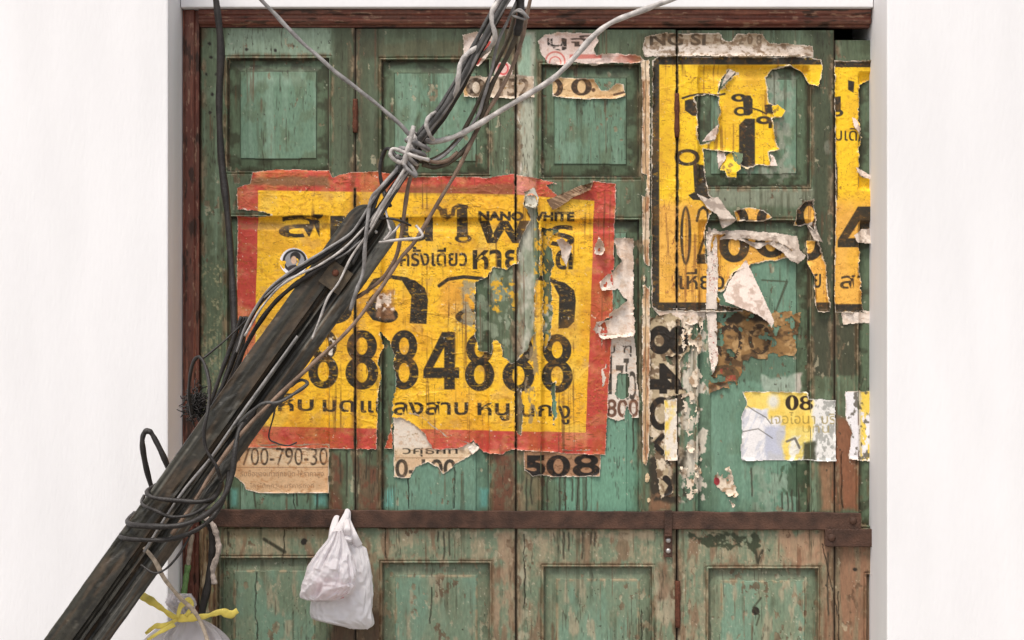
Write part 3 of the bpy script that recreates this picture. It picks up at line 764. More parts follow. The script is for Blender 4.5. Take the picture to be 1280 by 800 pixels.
def p_strip(X, Y):
    C = full(X, (208, 172, 132))
    C = mixc(C, (150, 96, 62), sst(.5, .68, fbm(X / 5., Y / 30., 330)) * .7)
    C = mixc(C, (232, 214, 190), sst(.52, .64, fbm(X / 7., Y / 18., 331)) * .7)
    C = mixc(C, (70, 58, 44), cov(np.abs(X - 807 + (fbm(Y / 20., Y * 0, 332) - .5) * 3) - .5, 1) * .8)
    return C
sheet('peeling_strip', 'long narrow cream strip peeling between the third door panel and the black bordered poster', 'paper strip',
      [(800, 76), (812, 74), (813, 160), (812, 300), (813, 420), (812, 560), (808, 582), (803, 580), (802, 480), (803, 300), (801, 215), (803, 120)],
      p_strip, holes=[[(799, 214), (808, 220), (806, 246), (799, 240)], [(806, 330), (812, 334), (811, 360), (806, 352)], [(799, 300), (804, 310), (804, 356), (799, 350)]],
      off=.0026, tear=2.6, lift=.005, seed=7)
for (cu, cv, w_, h_, lb) in ((809, 597, 5, 10, 'upper and longer of two small cream drops of paper below the peeling strip'), (811, 625, 4, 5, 'lower tiny cream drop of paper just above the iron bar')):
    sheet('paper_scrap', lb, 'paper scrap',
          [(cu + w_ * .7 * math.cos(t), cv + h_ * .7 * math.sin(t)) for t in np.linspace(0, 6.28, 9)[:-1]], lambda X, Y: full(X, (214, 186, 148)), off=.0018, tear=1.2, seed=int(cv), fibre=.4)

# --- scraps along the top
def p_top(X, Y):
    C = full(X, (228, 206, 196))
    C = mixc(C, (48, 42, 38), np.maximum(text(X, Y, 'นูจ์', (684, 44, 738, 63), .02), 0) * sst(.3, .45, fbm(X / 5, Y / 5, 340)))
    red = np.minimum(np.abs(sd_ell(X, Y, 694, 77, 12, 12)) - 1, np.abs(sd_ell(X, Y, 694, 78, 7, 7)) - .8)
    C = mixc(C, (204, 92, 82), cov(red) * .8)
    C = mixc(C, (204, 104, 92), cov(sd_poly(X, Y, [(712, 68), (752, 68), (752, 73), (712, 74)])) * .8)
    C = mixc(C, (176, 96, 76), sst(752, 790, X + (fbm(X / 8, Y / 8, 341) - .5) * 40) * .8)
    C = mixc(C, (196, 150, 110), sst(786, 800, X) * .8)
    return age(X, Y, C, (180, 130, 104), .5, 36)
sheet('torn_paper', 'pinkish torn bill with black letters and a red arc, atop the third leaf', 'paper',
      [(672, 52), (680, 44), (700, 40), (746, 41), (748, 52), (742, 62), (746, 68), (770, 66), (800, 70), (806, 76), (796, 80), (762, 79), (742, 82), (722, 78), (702, 82), (684, 80), (676, 66)],
      p_top, off=.0022, tear=3, lift=.009, seed=8)
sheet('torn_paper', 'pale torn scrap with a red stripe, behind the upper cable bundle', 'paper',
      [(578, 44), (596, 40), (616, 44), (618, 56), (608, 74), (598, 84), (590, 80), (580, 76)],
      lambda X, Y: age(X, Y, mixc(full(X, (230, 212, 200)), (202, 84, 76), cov(sd_line(X, Y, [(592, 84), (612, 54)], 5))), (170, 130, 100), .5, 37), off=.0022, tear=3, lift=.008, seed=9)
sheet('torn_paper', 'tiny pink scrap with a red ring, behind the brown wires at the seam', 'paper',
      [(618, 78), (634, 77), (642, 84), (640, 96), (618, 97)],
      lambda X, Y: mixc(full(X, (226, 190, 180)), (204, 84, 84), cov(np.abs(sd_ell(X, Y, 629, 86, 6, 7)) - 1)), off=.0022, tear=2, seed=10)
def p_dig(X, Y):
    C = full(X, (226, 210, 190))
    C = mixc(C, (196, 150, 90), bx(X, Y, 572, 584, 90, 130, 4, 3) * .8)
    T = np.maximum.reduce([num0(X, Y, 582, 97, 608, 121, .32, .2), text(X, Y, '152', (624, 98, 662, 121), .03)])
    C = mixc(C, (62, 48, 36), T * (.55 + .45 * sst(.4, .55, fbm(X / 4, Y / 4, 350))))
    return age(X, Y, C, (150, 120, 92), .8, 38)
sheet('paper_strip', 'cream paper strip with smudged brown digits across the seam behind the brown wires', 'notice',
      [(576, 96), (600, 94), (622, 96), (644, 93), (667, 95), (668, 122), (640, 124), (604, 122), (580, 121)], p_dig, off=.0024, tear=2.5, lift=.005, seed=11,
      seams=[((644.5, 90), (644.5, 130), 1.4)])
def p_00(X, Y):
    C = full(X, (222, 186, 138))
    C = mixc(C, (56, 42, 32), np.maximum(num0(X, Y, 680, 97, 704, 121, .3, .18), num0(X, Y, 714, 97, 740, 119, .3, .14)) * .93)
    C = mixc(C, (80, 56, 40), cov(np.minimum(sd_ell(X, Y, 742, 112, 2.5, 2.5), sd_line(X, Y, [(768, 118), (784, 114)], 3))) * .9)
    return age(X, Y, C, (176, 128, 80), .8, 39)
sheet('paper_strip', 'beige paper strip with a bold brown zero on the third upper door panel', 'notice',
      [(690, 100), (700, 96), (722, 97), (742, 98), (752, 112), (760, 112), (770, 104), (780, 104), (783, 120), (768, 124), (730, 124), (690, 121)],
      p_00, off=.0022, tear=2.2, lift=.006, seed=12)
def p_ng(X, Y):
    C = full(X, (176, 156, 132))
    C = mixc(C, (232, 218, 206), sst(54, 60, Y + (fbm(X / 12, Y / 8, 360) - .5) * 10) * .9)
    C = mixc(C, (66, 54, 42), text(X, Y, 'NG SI', (812, 42, 882, 57), .03) * .85)
    C = mixc(C, (90, 74, 56), text(X, Y, '0 1 2 0 8', (900, 44, 952, 56), .02) * .6)
    C = mixc(C, (110, 84, 60), sst(.52, .66, fbm(X / 6, Y / 5, 361)) * .6)
    return age(X, Y, C, (120, 92, 64), .9, 40)
sheet('paper_strip', 'weathered cream paper strip with worn lettering above the black bordered poster', 'notice',
      [(806, 46), (830, 41), (846, 42), (900, 41), (952, 43), (962, 54), (1000, 55), (1016, 58), (1016, 71), (806, 71), (802, 62)], p_ng,
      holes=[[(899, 40), (922, 41), (914, 52), (904, 48)]], off=.0018, tear=3, lift=.006, seed=13, seams=[((846, 36), (846, 76), 1.6)])

# --- lower right ads
def p_ad(X, Y):
    C = full(X, (244, 214, 112))
    C = mixc(C, (236, 196, 84), sst(.5, .66, fbm(X / 14., Y / 20., 372)) * .5)
    br = fbm((X + Y * .5) / 5., (Y - X * .5) / 22., 373)                              # brush marks
    lf = np.maximum(bx(X, Y, 922, 960, 512, 582, 5, 8, 94), bx(X, Y, 930, 976, 522, 566, 5, 9, 95))
    C = mixc(C, (238, 234, 236), lf * .97)
    C = mixc(C, (206, 206, 214), lf * sst(.5, .62, br) * .8)
    C = mixc(C, (190, 192, 208), bx(X, Y, 958, 980, 534, 580, 5, 7, 96) * .9)
    rt = bx(X, Y, 1016, 1056, 496, 582, 6, 6, 97)
    C = mixc(C, (232, 230, 230), rt * .95)
    C = mixc(C, (150, 150, 144), rt * sst(.53, .62, fbm(X / 5., Y / 7., 374)) * .75)
    C = mixc(C, (236, 224, 150), bx(X, Y, 985, 1014, 536, 580, 5, 6, 98) * .5)
    C = mixc(C, (236, 232, 226), bx(X, Y, 986, 1008, 546, 580, 5, 5, 99) * sst(.46, .56, br) * .9)
    C = mixc(C, (226, 228, 236), cov(sd_ell(X, Y, 967, 502, 7, 9), 6) * .8)
    C = mixc(C, (54, 42, 32), np.maximum(num0(X, Y, 982, 494, 999, 513, .36, .1), num8(X, Y, 1000, 495, 1016, 513)))
    C = mixc(C, (150, 128, 66), text(X, Y, 'เจอไอนา บริ', (964, 515, 1044, 530)) * .75)
    C = mixc(C, (160, 138, 70), text(X, Y, 'บทน', (1004, 532, 1036, 541)) * .6)
    C = mixc(C, (96, 92, 84), cov(np.minimum(sd_line(X, Y, [(932, 506), (944, 514), (958, 522), (964, 530)], 1.2), np.minimum(sd_line(X, Y, [(928, 540), (948, 536), (966, 548)], 1.2), sd_line(X, Y, [(984, 552), (994, 548), (1000, 560)], 3)))) * .8)
    C = mixc(C, (60, 62, 46), bx(X, Y, 1004, 1018, 552, 585, 5, 6, 72) * .9)
    return C
sheet('paper_notice', 'yellow bill daubed with white paint and bearing the digits 08, on the lower fourth leaf', 'notice',
      [(927, 489), (985, 489), (1010, 490), (1012, 498), (1044, 500), (1045, 577), (1016, 576), (980, 576), (927, 576), (925, 560), (928, 540), (926, 520), (934, 504)], p_ad,
      off=.0022, tear=2.4, lift=.004, seed=14, fibc=(240, 236, 232))
sheet('paper_notice', 'narrow white and yellow bill remnant beside the white wall on the right', 'notice',
      [(1056, 489), (1100, 489), (1100, 577), (1076, 577), (1060, 574), (1064, 540), (1056, 520)],
      lambda X, Y: mixc(mixc(full(X, (236, 232, 234)), (240, 208, 92), sst(.5, .56, fbm(X / 8., Y / 14., 380)) * sst(1074, 1080, X)), (86, 80, 68), sst(.60, .66, fbm(X / 7, Y / 9, 381)) * .8), off=.0022, tear=3, seed=15)
sheet('paper_strip', 'faded yellow paper strip fading to white, between the black rotated digits and the seam', 'paper strip',
      [(830, 500), (846, 498), (847, 576), (830, 576)],
      lambda X, Y: mixc(mixc(full(X, (240, 206, 92)), (236, 224, 208), sst(.40, .6, fbm(X / 14, Y / 22, 390) + .14 * sst(836, 846, X))), (196, 150, 80), sst(.55, .7, fbm(X / 4, Y / 7, 391)) * .5),
      off=.0032, tear=1.5, seed=16)
def p_rot(X, Y):
    C = full(X, (186, 166, 134))
    C = mixc(C, (226, 208, 184), sst(.46, .58, fbm(X / 10, Y / 11, 400)) * .9)
    C = mixc(C, (98, 76, 54), sst(.54, .64, fbm(X / 13, Y / 12, 402)) * .8)
    e8 = np.maximum(np.minimum(sd_ell(X, Y, 825, 425, 15, 18), sd_ell(X, Y, 848, 425, 13, 18)), -np.minimum(sd_ell(X, Y, 824, 426, 6, 7), sd_ell(X, Y, 849, 426, 4, 6)))
    d4 = text(X, Y, '4', (812, 454, 854, 492), .05, 90)
    d0 = num0(X, Y, 811, 496, 842, 538, .24, .20)
    d5 = cov(np.minimum(sd_line(X, Y, [(828, 545), (818, 556), (828, 566)], 7), sd_line(X, Y, [(832, 598), (840, 606), (834, 618)], 8)))
    C = mixc(C, (40, 34, 28), np.maximum.reduce([cov(e8), d4, d0, d5]))
    C = mixc(C, (90, 66, 44), sst(.62, .72, fbm(X / 5, Y / 6, 401)) * .5)
    return C
sheet('paper_strip', 'tattered cream and brown strip with heavy black digits turned on their side, astride the seam', 'notice',
      [(811, 396), (836, 392), (858, 398), (862, 440), (850, 446), (852, 480), (857, 492), (834, 498), (832, 540), (830, 570), (838, 590), (842, 616), (826, 624), (822, 600), (818, 572), (812, 545), (810, 500), (812, 450)],
      p_rot, holes=[[(834, 444), (846, 448), (840, 456), (832, 452)], [(848, 398), (866, 396), (864, 412), (852, 408)], [(836, 500), (846, 500), (846, 560), (834, 556)], [(808, 545), (816, 548), (818, 566), (808, 570)], [(834, 575), (846, 580), (848, 600), (838, 596)]], fibre=.6, off=.0021, tear=6.5, lift=.004, seed=17, seams=[((845.8, 380), (845.8, 640), 1.6)])
for i, (poly, lb) in enumerate((
        ([(850, 392), (880, 396), (876, 440), (868, 452), (880, 470), (868, 490), (858, 470), (852, 440)], 'curling cream paper remnant just right of the sideways black digit 8'),
        ([(852, 492), (866, 488), (872, 520), (864, 552), (878, 576), (856, 574), (858, 530)], 'flaking white paper remnant beside the faded yellow strip'),
        ([(848, 578), (870, 580), (878, 590), (872, 610), (862, 628), (854, 612), (852, 590)], 'cream paper remnant ending in a point above the iron bar'),
        ([(900, 586), (912, 582), (918, 604), (924, 618), (916, 634), (908, 618), (896, 610), (892, 598)], 'cream paper patch with a small red dot on the lower fourth leaf'),
)):
    def p_rem(X, Y, i=i):
        C = mixc(full(X, (228, 210, 188)), (150, 116, 84), sst(.52, .68, fbm(X / 6, Y / 7, 410 + i)) * .7)
        if i == 3: C = mixc(C, (160, 56, 62), cov(sd_ell(X, Y, 896, 602, 4, 5)))
        return C
    sheet('paper_scrap', lb, 'paper scrap', poly, p_rem, off=.0024, tear=7, lift=.009, seed=20 + i, fibre=.6, cut=lambda X, Y, i=i: (fbm(X / 8., Y / 10., 460 + i) - (.54 if i < 3 else .66)) * 60)
def p_brown(X, Y):
    C = full(X, (150, 114, 70))
    C = mixc(C, (84, 62, 40), sst(.46, .62, fbm(X / 12, Y / 10, 420)) * .85)
    C = mixc(C, (206, 168, 118), sst(.56, .66, fbm(X / 15, Y / 14, 421)) * .6)
    C = mixc(C, (52, 40, 30), cov(np.abs(sd_ell(X, Y, 912, 428, 14, 20)) - 2.4) * sst(.4, .5, fbm(X / 3, Y / 3, 422)) * .9)
    C = mixc(C, (52, 40, 30), cov(np.abs(sd_ell(X, Y, 950, 424, 12, 16)) - 2.4) * sst(.4, .5, fbm(X / 3, Y / 3, 423)) * .8)
    C = mixc(C, (44, 36, 28), bx(X, Y, 895, 960, 392, 402, 6, 8, 73) * .8)
    C = mixc(C, (44, 38, 28), cov(np.maximum(np.abs(sd_ell(X, Y, 906, 470, 15, 11)) - 2.6, 0 * X)) * .9)
    C = mixc(C, (160, 66, 54), sst(.57, .64, fbm(X / 4, Y / 4, 424)) * bx(X, Y, 893, 925, 460, 490, 5, 4, 74) * .8)
    return C
sheet('old_poster', 'brown water-stained remains of an old poster below the hanging white flap', 'poster',
      [(884, 392), (930, 388), (1002, 390), (998, 420), (994, 446), (964, 448), (930, 452), (926, 470), (918, 488), (900, 486), (885, 494), (886, 474), (896, 458), (894, 420)],
      p_brown, off=.0018, tear=9, lift=.004, seed=25, fibre=.3, cut=lambda X, Y: (fbm(X / 13., Y / 11., 470) - .65) * 70)
def p_wstrip(X, Y):
    C = full(X, (226, 212, 200))
    sc = np.abs(fbm(X / 7, Y / 9, 430) - .5)
    C = mixc(C, (60, 46, 40), (1 - sst(.004, .02, sc)) * sst(.45, .6, fbm(X / 20, Y / 30, 431)))
    C = mixc(C, (172, 76, 60), (1 - sst(.004, .02, np.abs(fbm(X / 6, Y / 8, 432) - .5))) * sst(.5, .6, fbm(X / 20, Y / 26, 433)))
    return C
sheet('peeling_strip', 'narrow white strip scribbled in red and black, running down through the black bordered poster', 'paper strip',
      [(882, 288), (896, 292), (898, 340), (896, 400), (898, 452), (890, 470), (886, 440), (882, 380), (884, 330)], p_wstrip, off=.0052, tear=3, lift=.006, seed=26)
sheet('torn_paper', 'dirty white torn edge below the black bottom border of the narrow yellow poster strip', 'paper',
      [(1050, 388), (1100, 388), (1100, 406), (1078, 404), (1054, 406)], p_white, off=.0020, tear=2, seed=27)
sheet('torn_paper', 'dirty cream torn paper below the lower left corner of the black bordered poster', 'paper',
      [(816, 386), (884, 384), (880, 402), (862, 408), (850, 400), (838, 404), (826, 398)], p_white, off=.0018, tear=3, seed=28)

# ------------------------------------------------------------------ the big red and yellow poster
def p_main(X, Y):
    red = full(X, (192, 74, 61))
    red = mixc(red, (222, 128, 108), sst(.55, .72, fbm(X / 26, Y / 20, 500)) * .5)
    red = mixc(red, (168, 58, 48), sst(.55, .72, fbm(X / 9, Y / 14, 501)) * .4)
    red = mixc(red, (228, 160, 146), bx(X, Y, 644, 670, 215, 250, 4, 4, 75) * .75)
    yel = full(X, (247, 192, 46))
    yel = mixc(yel, (240, 172, 44), sst(.5, .7, fbm(X / 50, Y / 60, 502)) * .6)
    yel = mixc(yel, (228, 160, 66), bx(X, Y, 552, 594, 352, 400, 14, 10, 76) * .7)
    ins = sd_poly(X + (fbm(X / 30, Y / 30, 503) - .5) * 2, Y, [(323, 238), (640, 243), (743, 251), (738, 400), (732, 541), (560, 537), (318, 533), (319, 400)])
    C = red * (1 - cov(ins))[..., None] + yel * cov(ins)[..., None]
    C = mixc(C, (238, 206, 130), sst(.56, .74, fbm(X / 34., Y / 50., 513)) * .35)          # sun-faded print
    C = mixc(C, (196, 150, 96), sst(.60, .74, fbm(X / 16., Y / 12., 514)) * .4)
    I = []
    I.append(text(X, Y, 'ส', (348, 268, 404, 297), .015))
    I.append(text(X, Y, 'มุ', (413, 270, 486, 312), .015))
    I.append(text(X, Y, 'น', (500, 272, 541, 302), .015))
    # tall vowel with its hook
    I.append(cov(np.minimum.reduce([sd_poly(X, Y, [(571, 262), (584, 258), (585, 296), (571, 297)]), np.abs(sd_ell(X, Y, 579, 298, 8.0, 4.2)) - 1.3,
                                    sd_line(X, Y, [(546, 258), (551, 262), (553, 269), (559, 272), (566, 269), (567, 261), (573, 257), (583, 259)], 5), sd_poly(X, Y, [(549, 262), (558, 260), (560, 271), (553, 272)])])))
    I.append(text(X, Y, 'พ', (599, 276, 662, 304), .02))
    I.append(text(X, Y, 'ร', (688, 281, 718, 308), .02))
    I.append(text(X, Y, 'NANO WHITE', (598, 264, 718, 276), .055, slope=.8))
    I.append(text(X, Y, 'ครั้งเดียว', (500, 308, 584, 333), .018))
    I.append(text(X, Y, 'หายขาด', (591, 312, 716, 337), .024, slope=0))
    # third line: heavy letters
    I.append(text(X, Y, 'ป', (370, 346, 440, 406), .03))
    lo = np.minimum.reduce([sd_line(X, Y, [(459, 365), (468, 351), (488, 346), (508, 349), (522, 358)], 5), sd_poly(X, Y, [(500, 347), (518, 350), (531, 360), (535, 374), (533, 405), (512, 404), (514, 370)]),
                            sd_poly(X, Y, [(466, 368), (476, 366), (480, 388), (492, 393), (494, 400), (482, 404), (466, 400), (457, 388), (458, 378)]), np.abs(sd_ell(X, Y, 484, 394, 10, 7)) - 2.5])
    I.append(cov(lo))
    I.append(cov(np.minimum.reduce([sd_line(X, Y, [(549, 357), (560, 349), (580, 346), (600, 348), (616, 352)], 4.5), np.abs(sd_ell(X, Y, 588, 396, 15, 8)) - 2, sd_poly(X, Y, [(600, 346), (616, 352), (620, 404), (604, 404)])])))
    I.append(cov(np.minimum.reduce([sd_line(X, Y, [(655, 352), (672, 347), (690, 350), (700, 357)], 6), sd_poly(X, Y, [(688, 349), (706, 353), (718, 363), (720, 376), (718, 402), (710, 410), (698, 411), (699, 370)]), sd_poly(X, Y, [(652, 360), (668, 358), (668, 408), (652, 408)])])))
    for (a, b, c, d) in ((385, 411, 423, 486), (432, 413, 473, 487), (487, 413, 523, 487), (581, 417, 618, 489), (628, 418, 668, 490), (677, 418, 716, 491)):
        I.append(num8(X, Y, a, b, c, d))
    I.append(num4(X, Y, 529, 415, 574, 487))
    I.append(num0(X, Y, 338, 410, 374, 485, .32, .2))
    for s, r in (('เห็บ', (335, 492, 392, 514)), ('มด', (403, 500, 443, 515)), ('แม', (451, 501, 486, 516)), ('ลงสาบ', (492, 502, 585, 519)), ('หนู', (597, 504, 637, 526)), ('นก', (651, 506, 690, 521)), ('งู', (697, 507, 713, 531))):
        I.append(text(X, Y, s, r, .018))
    ink = np.maximum.reduce(I)
    worn = (.55 + .45 * sst(.20, .30, fbm(X / 5, Y / 3, 504))) * (1 - .55 * sst(.68, .73, fbm(X / 9, Y / 2.2, 505)))
    C = mixc(C, INK, ink * worn)
    C = age(X, Y, C, (170, 112, 36), .62, 50, (104, 72, 34))
    # where the print has rubbed away
    C = mixc(C, (158, 150, 128), bx(X, Y, 576, 598, 350, 408, 8, 12, 77) * sst(.42, .50, fbm(X / 7., Y / 9., 515)) * .85)
    C = mixc(C, (150, 108, 78), bx(X, Y, 468, 492, 362, 398, 6, 9, 78) * .85)
    C = mixc(C, (226, 206, 188), bx(X, Y, 470, 490, 368, 386, 3, 9, 79) * sst(.45, .5, fbm(X / 5, Y / 5, 506)))
    C = mixc(C, (120, 96, 60), bx(X, Y, 300, 420, 279, 286, 4, 3, 80) * .45)
    C = mixc(C, (120, 92, 54), bx(X, Y, 470, 640, 232, 243, 6, 5, 81) * .55)
    C = mixc(C, (128, 98, 66), bx(X, Y, 296, 410, 222, 232, 5, 4, 82) * .8)
    sc = np.abs(fbm(X / 26., Y / 3.0, 516, 3) - .5)
    C = mixc(C, (112, 76, 34), (1 - sst(.003, .016, sc)) * sst(.48, .60, fbm(X / 46., Y / 26., 517)) * .65)
    C = mixc(C, (214, 170, 96), (1 - sst(.003, .014, np.abs(fbm(X / 18., Y / 2.4, 518, 3) - .5))) * sst(.50, .62, fbm(X / 36., Y / 22., 519)) * .6)
    C = mixc(C, (226, 214, 200), bx(X, Y, 408, 422, 420, 448, 3, 7, 83) * sst(.47, .53, fbm(X / 6, Y / 6, 507)))
    C = mixc(C, (150, 130, 100), bx(X, Y, 655, 672, 340, 530, 3, 4, 84) * sst(.52, .58, fbm(X / 6, Y / 14, 508)) * .8)
    C = mixc(C, (232, 222, 206), sst(.80, .82, fbm(X / 4.2, Y / 3.2, 509)) * .7)
    C = mixc(C, (92, 62, 36), sst(.60, .74, fbm(X / 3.0, Y / 120., 510)) * sst(.5, .66, fbm(X / 40., Y / 60., 511)) * .55)
    C = mixc(C, (110, 70, 40), sst(436, 444, X) * (1 - sst(444, 455, X)) * sst(.4, .6, fbm(X / 6, Y / 26, 512)) * .6)
    return C
MAIN_KEEP = [(297, 234), (312, 230), (316, 215), (345, 211), (412, 213), (416, 221), (438, 215), (475, 214), (512, 222), (560, 220), (612, 222), (640, 217), (668, 222), (700, 230), (735, 226), (770, 229), (770, 240), (766, 400), (757, 569),
             (716, 568), (690, 566), (640, 562), (628, 568), (604, 566), (590, 558), (560, 562), (470, 562), (408, 561), (289, 560), (294, 400)]
HOLE_A = [(595, 353), (594, 372), (595, 419), (598, 438), (613, 441), (616, 424), (627, 430), (629, 445), (638, 453), (645, 452), (649, 445), (659, 436), (664, 421), (668, 415), (667, 372), (669, 350), (674, 345), (674, 290), (670, 272), (672, 252), (664, 244), (657, 246), (655, 256), (664, 272), (656, 290), (647, 310), (649, 328), (632, 336), (616, 335), (610, 346)]
HOLE_B = [(678, 285), (696, 288), (688, 296), (683, 303), (689, 312), (691, 332), (687, 345), (689, 361), (690, 396), (687, 420), (683, 434), (680, 440), (679, 370)]
poster = sheet('pest_control_poster', 'big yellow poster with a red border and a row of black eights', 'poster', MAIN_KEEP, p_main,
      holes=[HOLE_A, HOLE_B,
             [(476, 416), (486, 427), (492, 444), (494, 480), (490, 500), (491, 524), (478, 566), (471, 566), (472, 500), (478, 470), (473, 450), (479, 432)],
             [(491, 521), (512, 527), (528, 540), (538, 556), (540, 568), (490, 568)],
             [(645, 490), (650, 486), (653, 520), (651, 545), (646, 540)], [(689, 480), (694, 478), (695, 520), (692, 530)],
             [(296, 262), (330, 266), (340, 269), (322, 271), (296, 268)],
             [(574, 562), (592, 550), (606, 570), (580, 572)], [(684, 232), (720, 226), (740, 226), (738, 232), (700, 246)],
             [(764, 338), (775, 335), (775, 352), (768, 350)], [(756, 400), (775, 398), (775, 420), (760, 418)]],
      seams=[((443.8, 236), (444.2, 340), (443.9, 470), (444.3, 566), 1.5), ((644.6, 215), (644.4, 300), 1.2), ((644.6, 450), (645, 575), 1.6)],
      off=.0036, step=0.75, tear=2.6, lift=.005, fibre=1.1, wr=.0009, seed=40)
def p_fold(X, Y):
    C = full(X, (110, 84, 62))
    return mixc(C, (168, 138, 108), sst(.5, .62, fbm((X + 2 * Y) / 16., (Y * 2 - X) / 3., 520)) * .8)
sheet('paper_fold', None, None, [(682, 250), (700, 243), (722, 233), (744, 227), (738, 238), (716, 248), (702, 258), (690, 264)], p_fold, off=.006, tear=2, lift=.01, seed=41, parent=poster,
      extra=lambda X, Y: .010 * sst(226, 262, Y), fibre=.4)
sheet('paper_fold', None, None, [(655, 240), (668, 234), (674, 246), (670, 262), (656, 258)], lambda X, Y: mixc(full(X, (196, 192, 178)), (130, 120, 100), sst(.5, .62, fbm(X / 6, Y / 6, 521))), off=.006, tear=2, lift=.012, seed=42, parent=poster, fibre=.4)
sheet('paper_fold', None, None, [(694, 300), (702, 297), (716, 308), (712, 320), (708, 334), (702, 322), (700, 310)], p_white, off=.006, tear=2, lift=.012, seed=43, parent=poster, fibre=.4)
sheet('paper_fold', None, None, [(584, 560), (592, 552), (600, 560), (590, 570)], p_white, off=.006, tear=2, lift=.012, seed=44, parent=poster, fibre=.4)
def p_stick(X, Y):
    C = full(X, (238, 234, 236))
    C = mixc(C, (46, 44, 46), cov(np.abs(sd_ell(X, Y, 368, 326, 13.5, 13)) - 1.5))
    C = mixc(C, (150, 148, 150), cov(sd_ell(X, Y, 368, 326, 12, 11.5)))
    C = mixc(C, (48, 44, 44), cov(sd_ell(X, Y, 369, 321, 6.5, 6.5)))
    C = mixc(C, (212, 176, 150), cov(sd_ell(X, Y, 367, 325, 3.6, 5)))
    C = mixc(C, (60, 56, 58), cov(sd_ell(X, Y, 368, 336, 9, 5)))
    return C
sheet('round_sticker', 'round white sticker with a small portrait on the yellow poster, beside the leaning pole', 'sticker',
      [(367 + 18 * math.cos(t), 327 + 17.5 * math.sin(t)) for t in np.linspace(0, 6.28, 25)[:-1]] , p_stick, off=.0048, step=.6, tear=.3, lift=.001, seed=45, fibre=.3)

# ------------------------------------------------------------------ the black bordered yellow posters
def yel_grad(X, Y):
    C = full(X, (248, 202, 42))
    C = mixc(C, (240, 182, 82), sst(240, 262, Y + (fbm(X / 20, Y / 20, 600) - .5) * 10))
    return mixc(C, (230, 176, 50), sst(.52, .7, fbm(X / 30, Y / 40, 601)) * .5)
def p_right(X, Y):
    C = yel_grad(X, Y)
    fr = sd_poly(X, Y, [(824, 81), (1100, 81), (1100, 378), (824, 378)])
    I = [1 - cov(fr)]
    I.append(cov(np.minimum.reduce([sd_line(X, Y, [(853, 123), (862, 120), (878, 117), (897, 119), (906, 117)], 2.6), sd_poly(X, Y, [(856, 126), (862, 124), (870, 125), (872, 143), (864, 144), (856, 138)]), np.abs(sd_ell(X, Y, 868, 140, 5, 4)) - 1.2,
                                    sd_poly(X, Y, [(888, 121), (899, 120), (899, 144), (888, 144)])])))
    I.append(cov(np.minimum.reduce([sd_poly(X, Y, [(925, 119), (938, 119), (941, 124), (941, 141), (937, 144), (930, 144), (929, 126)]), np.abs(sd_ell(X, Y, 924, 122, 7, 3.6)) - 1.4, np.abs(sd_ell(X, Y, 926, 139, 6.5, 4.4)) - 1.4,
                                    sd_line(X, Y, [(940, 135), (950, 138), (958, 142), (962, 139)], 2), sd_poly(X, Y, [(956, 131), (969, 129), (969, 140), (964, 143), (957, 140)])])))
    I.append(cov(np.minimum(np.abs(sd_ell(X, Y, 955, 150, 7, 3.6)) - 1.5, sd_poly(X, Y, [(961, 148), (965, 147), (965, 160), (961, 160)]))))
    I.append(cov(sd_poly(X, Y, [(924, 156), (932, 148), (944, 148), (944, 212), (924, 206)])))
    I.append(cov(np.minimum(np.abs(sd_ell(X, Y, 859, 197, 13, 8.5)) - 2, sd_poly(X, Y, [(866, 204), (880, 206), (888, 240), (898, 252), (866, 250), (860, 244), (868, 240)]))))
    I.append(num0(X, Y, 850, 258, 864, 331, .26, .06))
    I.append(cov(np.minimum.reduce([sd_line(X, Y, [(871, 276), (874, 263), (879, 259), (884, 264), (886, 280), (880, 300), (872, 325)], 3.4), sd_poly(X, Y, [(871, 318), (890, 316), (890, 329), (871, 330)])])))
    for (a, b, c, d) in ((899, 256, 937, 328), (944, 256, 984, 322), (992, 248, 1030, 326)):
        I.append(num8(X, Y, a, b, c, d))
    I.append(text(X, Y, 'เหี่ยว', (849, 336, 906, 362), .012))
    I.append(text(X, Y, 'าย', (1006, 342, 1026, 360), .012))
    ink = np.maximum.reduce(I) * (.6 + .4 * sst(.20, .3, fbm(X / 4, Y / 4, 602)))
    C = mixc(C, (52, 47, 38), ink)
    C = age(X, Y, C, (176, 116, 40), .5, 60, (110, 60, 34))
    C = mixc(C, (226, 214, 196), sst(.80, .82, fbm(X / 3, Y / 3, 603)) * .7)
    C = mixc(C, (104, 62, 38), sst(.58, .74, fbm(X / 3.0, Y / 90., 605)) * sst(.48, .64, fbm(X / 30., Y / 50., 606)) * .5)
    C = mixc(C, (120, 62, 40), (1 - sst(.002, .009, np.abs(fbm(X / 14., Y / 40., 604) - .5))) * sst(180, 300, Y) * .7)
    return C
RK = [[(815, 76), (822, 70), (860, 70), (960, 71), (1010, 70), (1026, 74), (1028, 82), (1027, 98), (1022, 109), (1011, 106), (1004, 91), (986, 83), (966, 87), (958, 97), (962, 128), (971, 131), (981, 140), (976, 147), (966, 148), (968, 166), (974, 188), (961, 190), (966, 208), (946, 206), (934, 212), (926, 208), (918, 191), (905, 190),
       (890, 188), (880, 187), (882, 212), (886, 242), (898, 252), (887, 270), (881, 290), (884, 330), (890, 292), (906, 292), (940, 298), (958, 300), (972, 302), (990, 312), (988, 322), (970, 326), (945, 329), (936, 332), (916, 342), (906, 362), (936, 380), (936, 390), (822, 390), (814, 384), (813, 240)],
      [(916, 264), (935, 258), (955, 262), (966, 272), (955, 277), (920, 277)], [(992, 282), (995, 262), (1005, 251), (1016, 249), (1019, 265), (1018, 292), (1008, 281), (1000, 283)],
      [(1008, 300), (1021, 300), (1030, 328), (1034, 350), (1038, 390), (1019, 391), (1016, 346), (1009, 332)]]
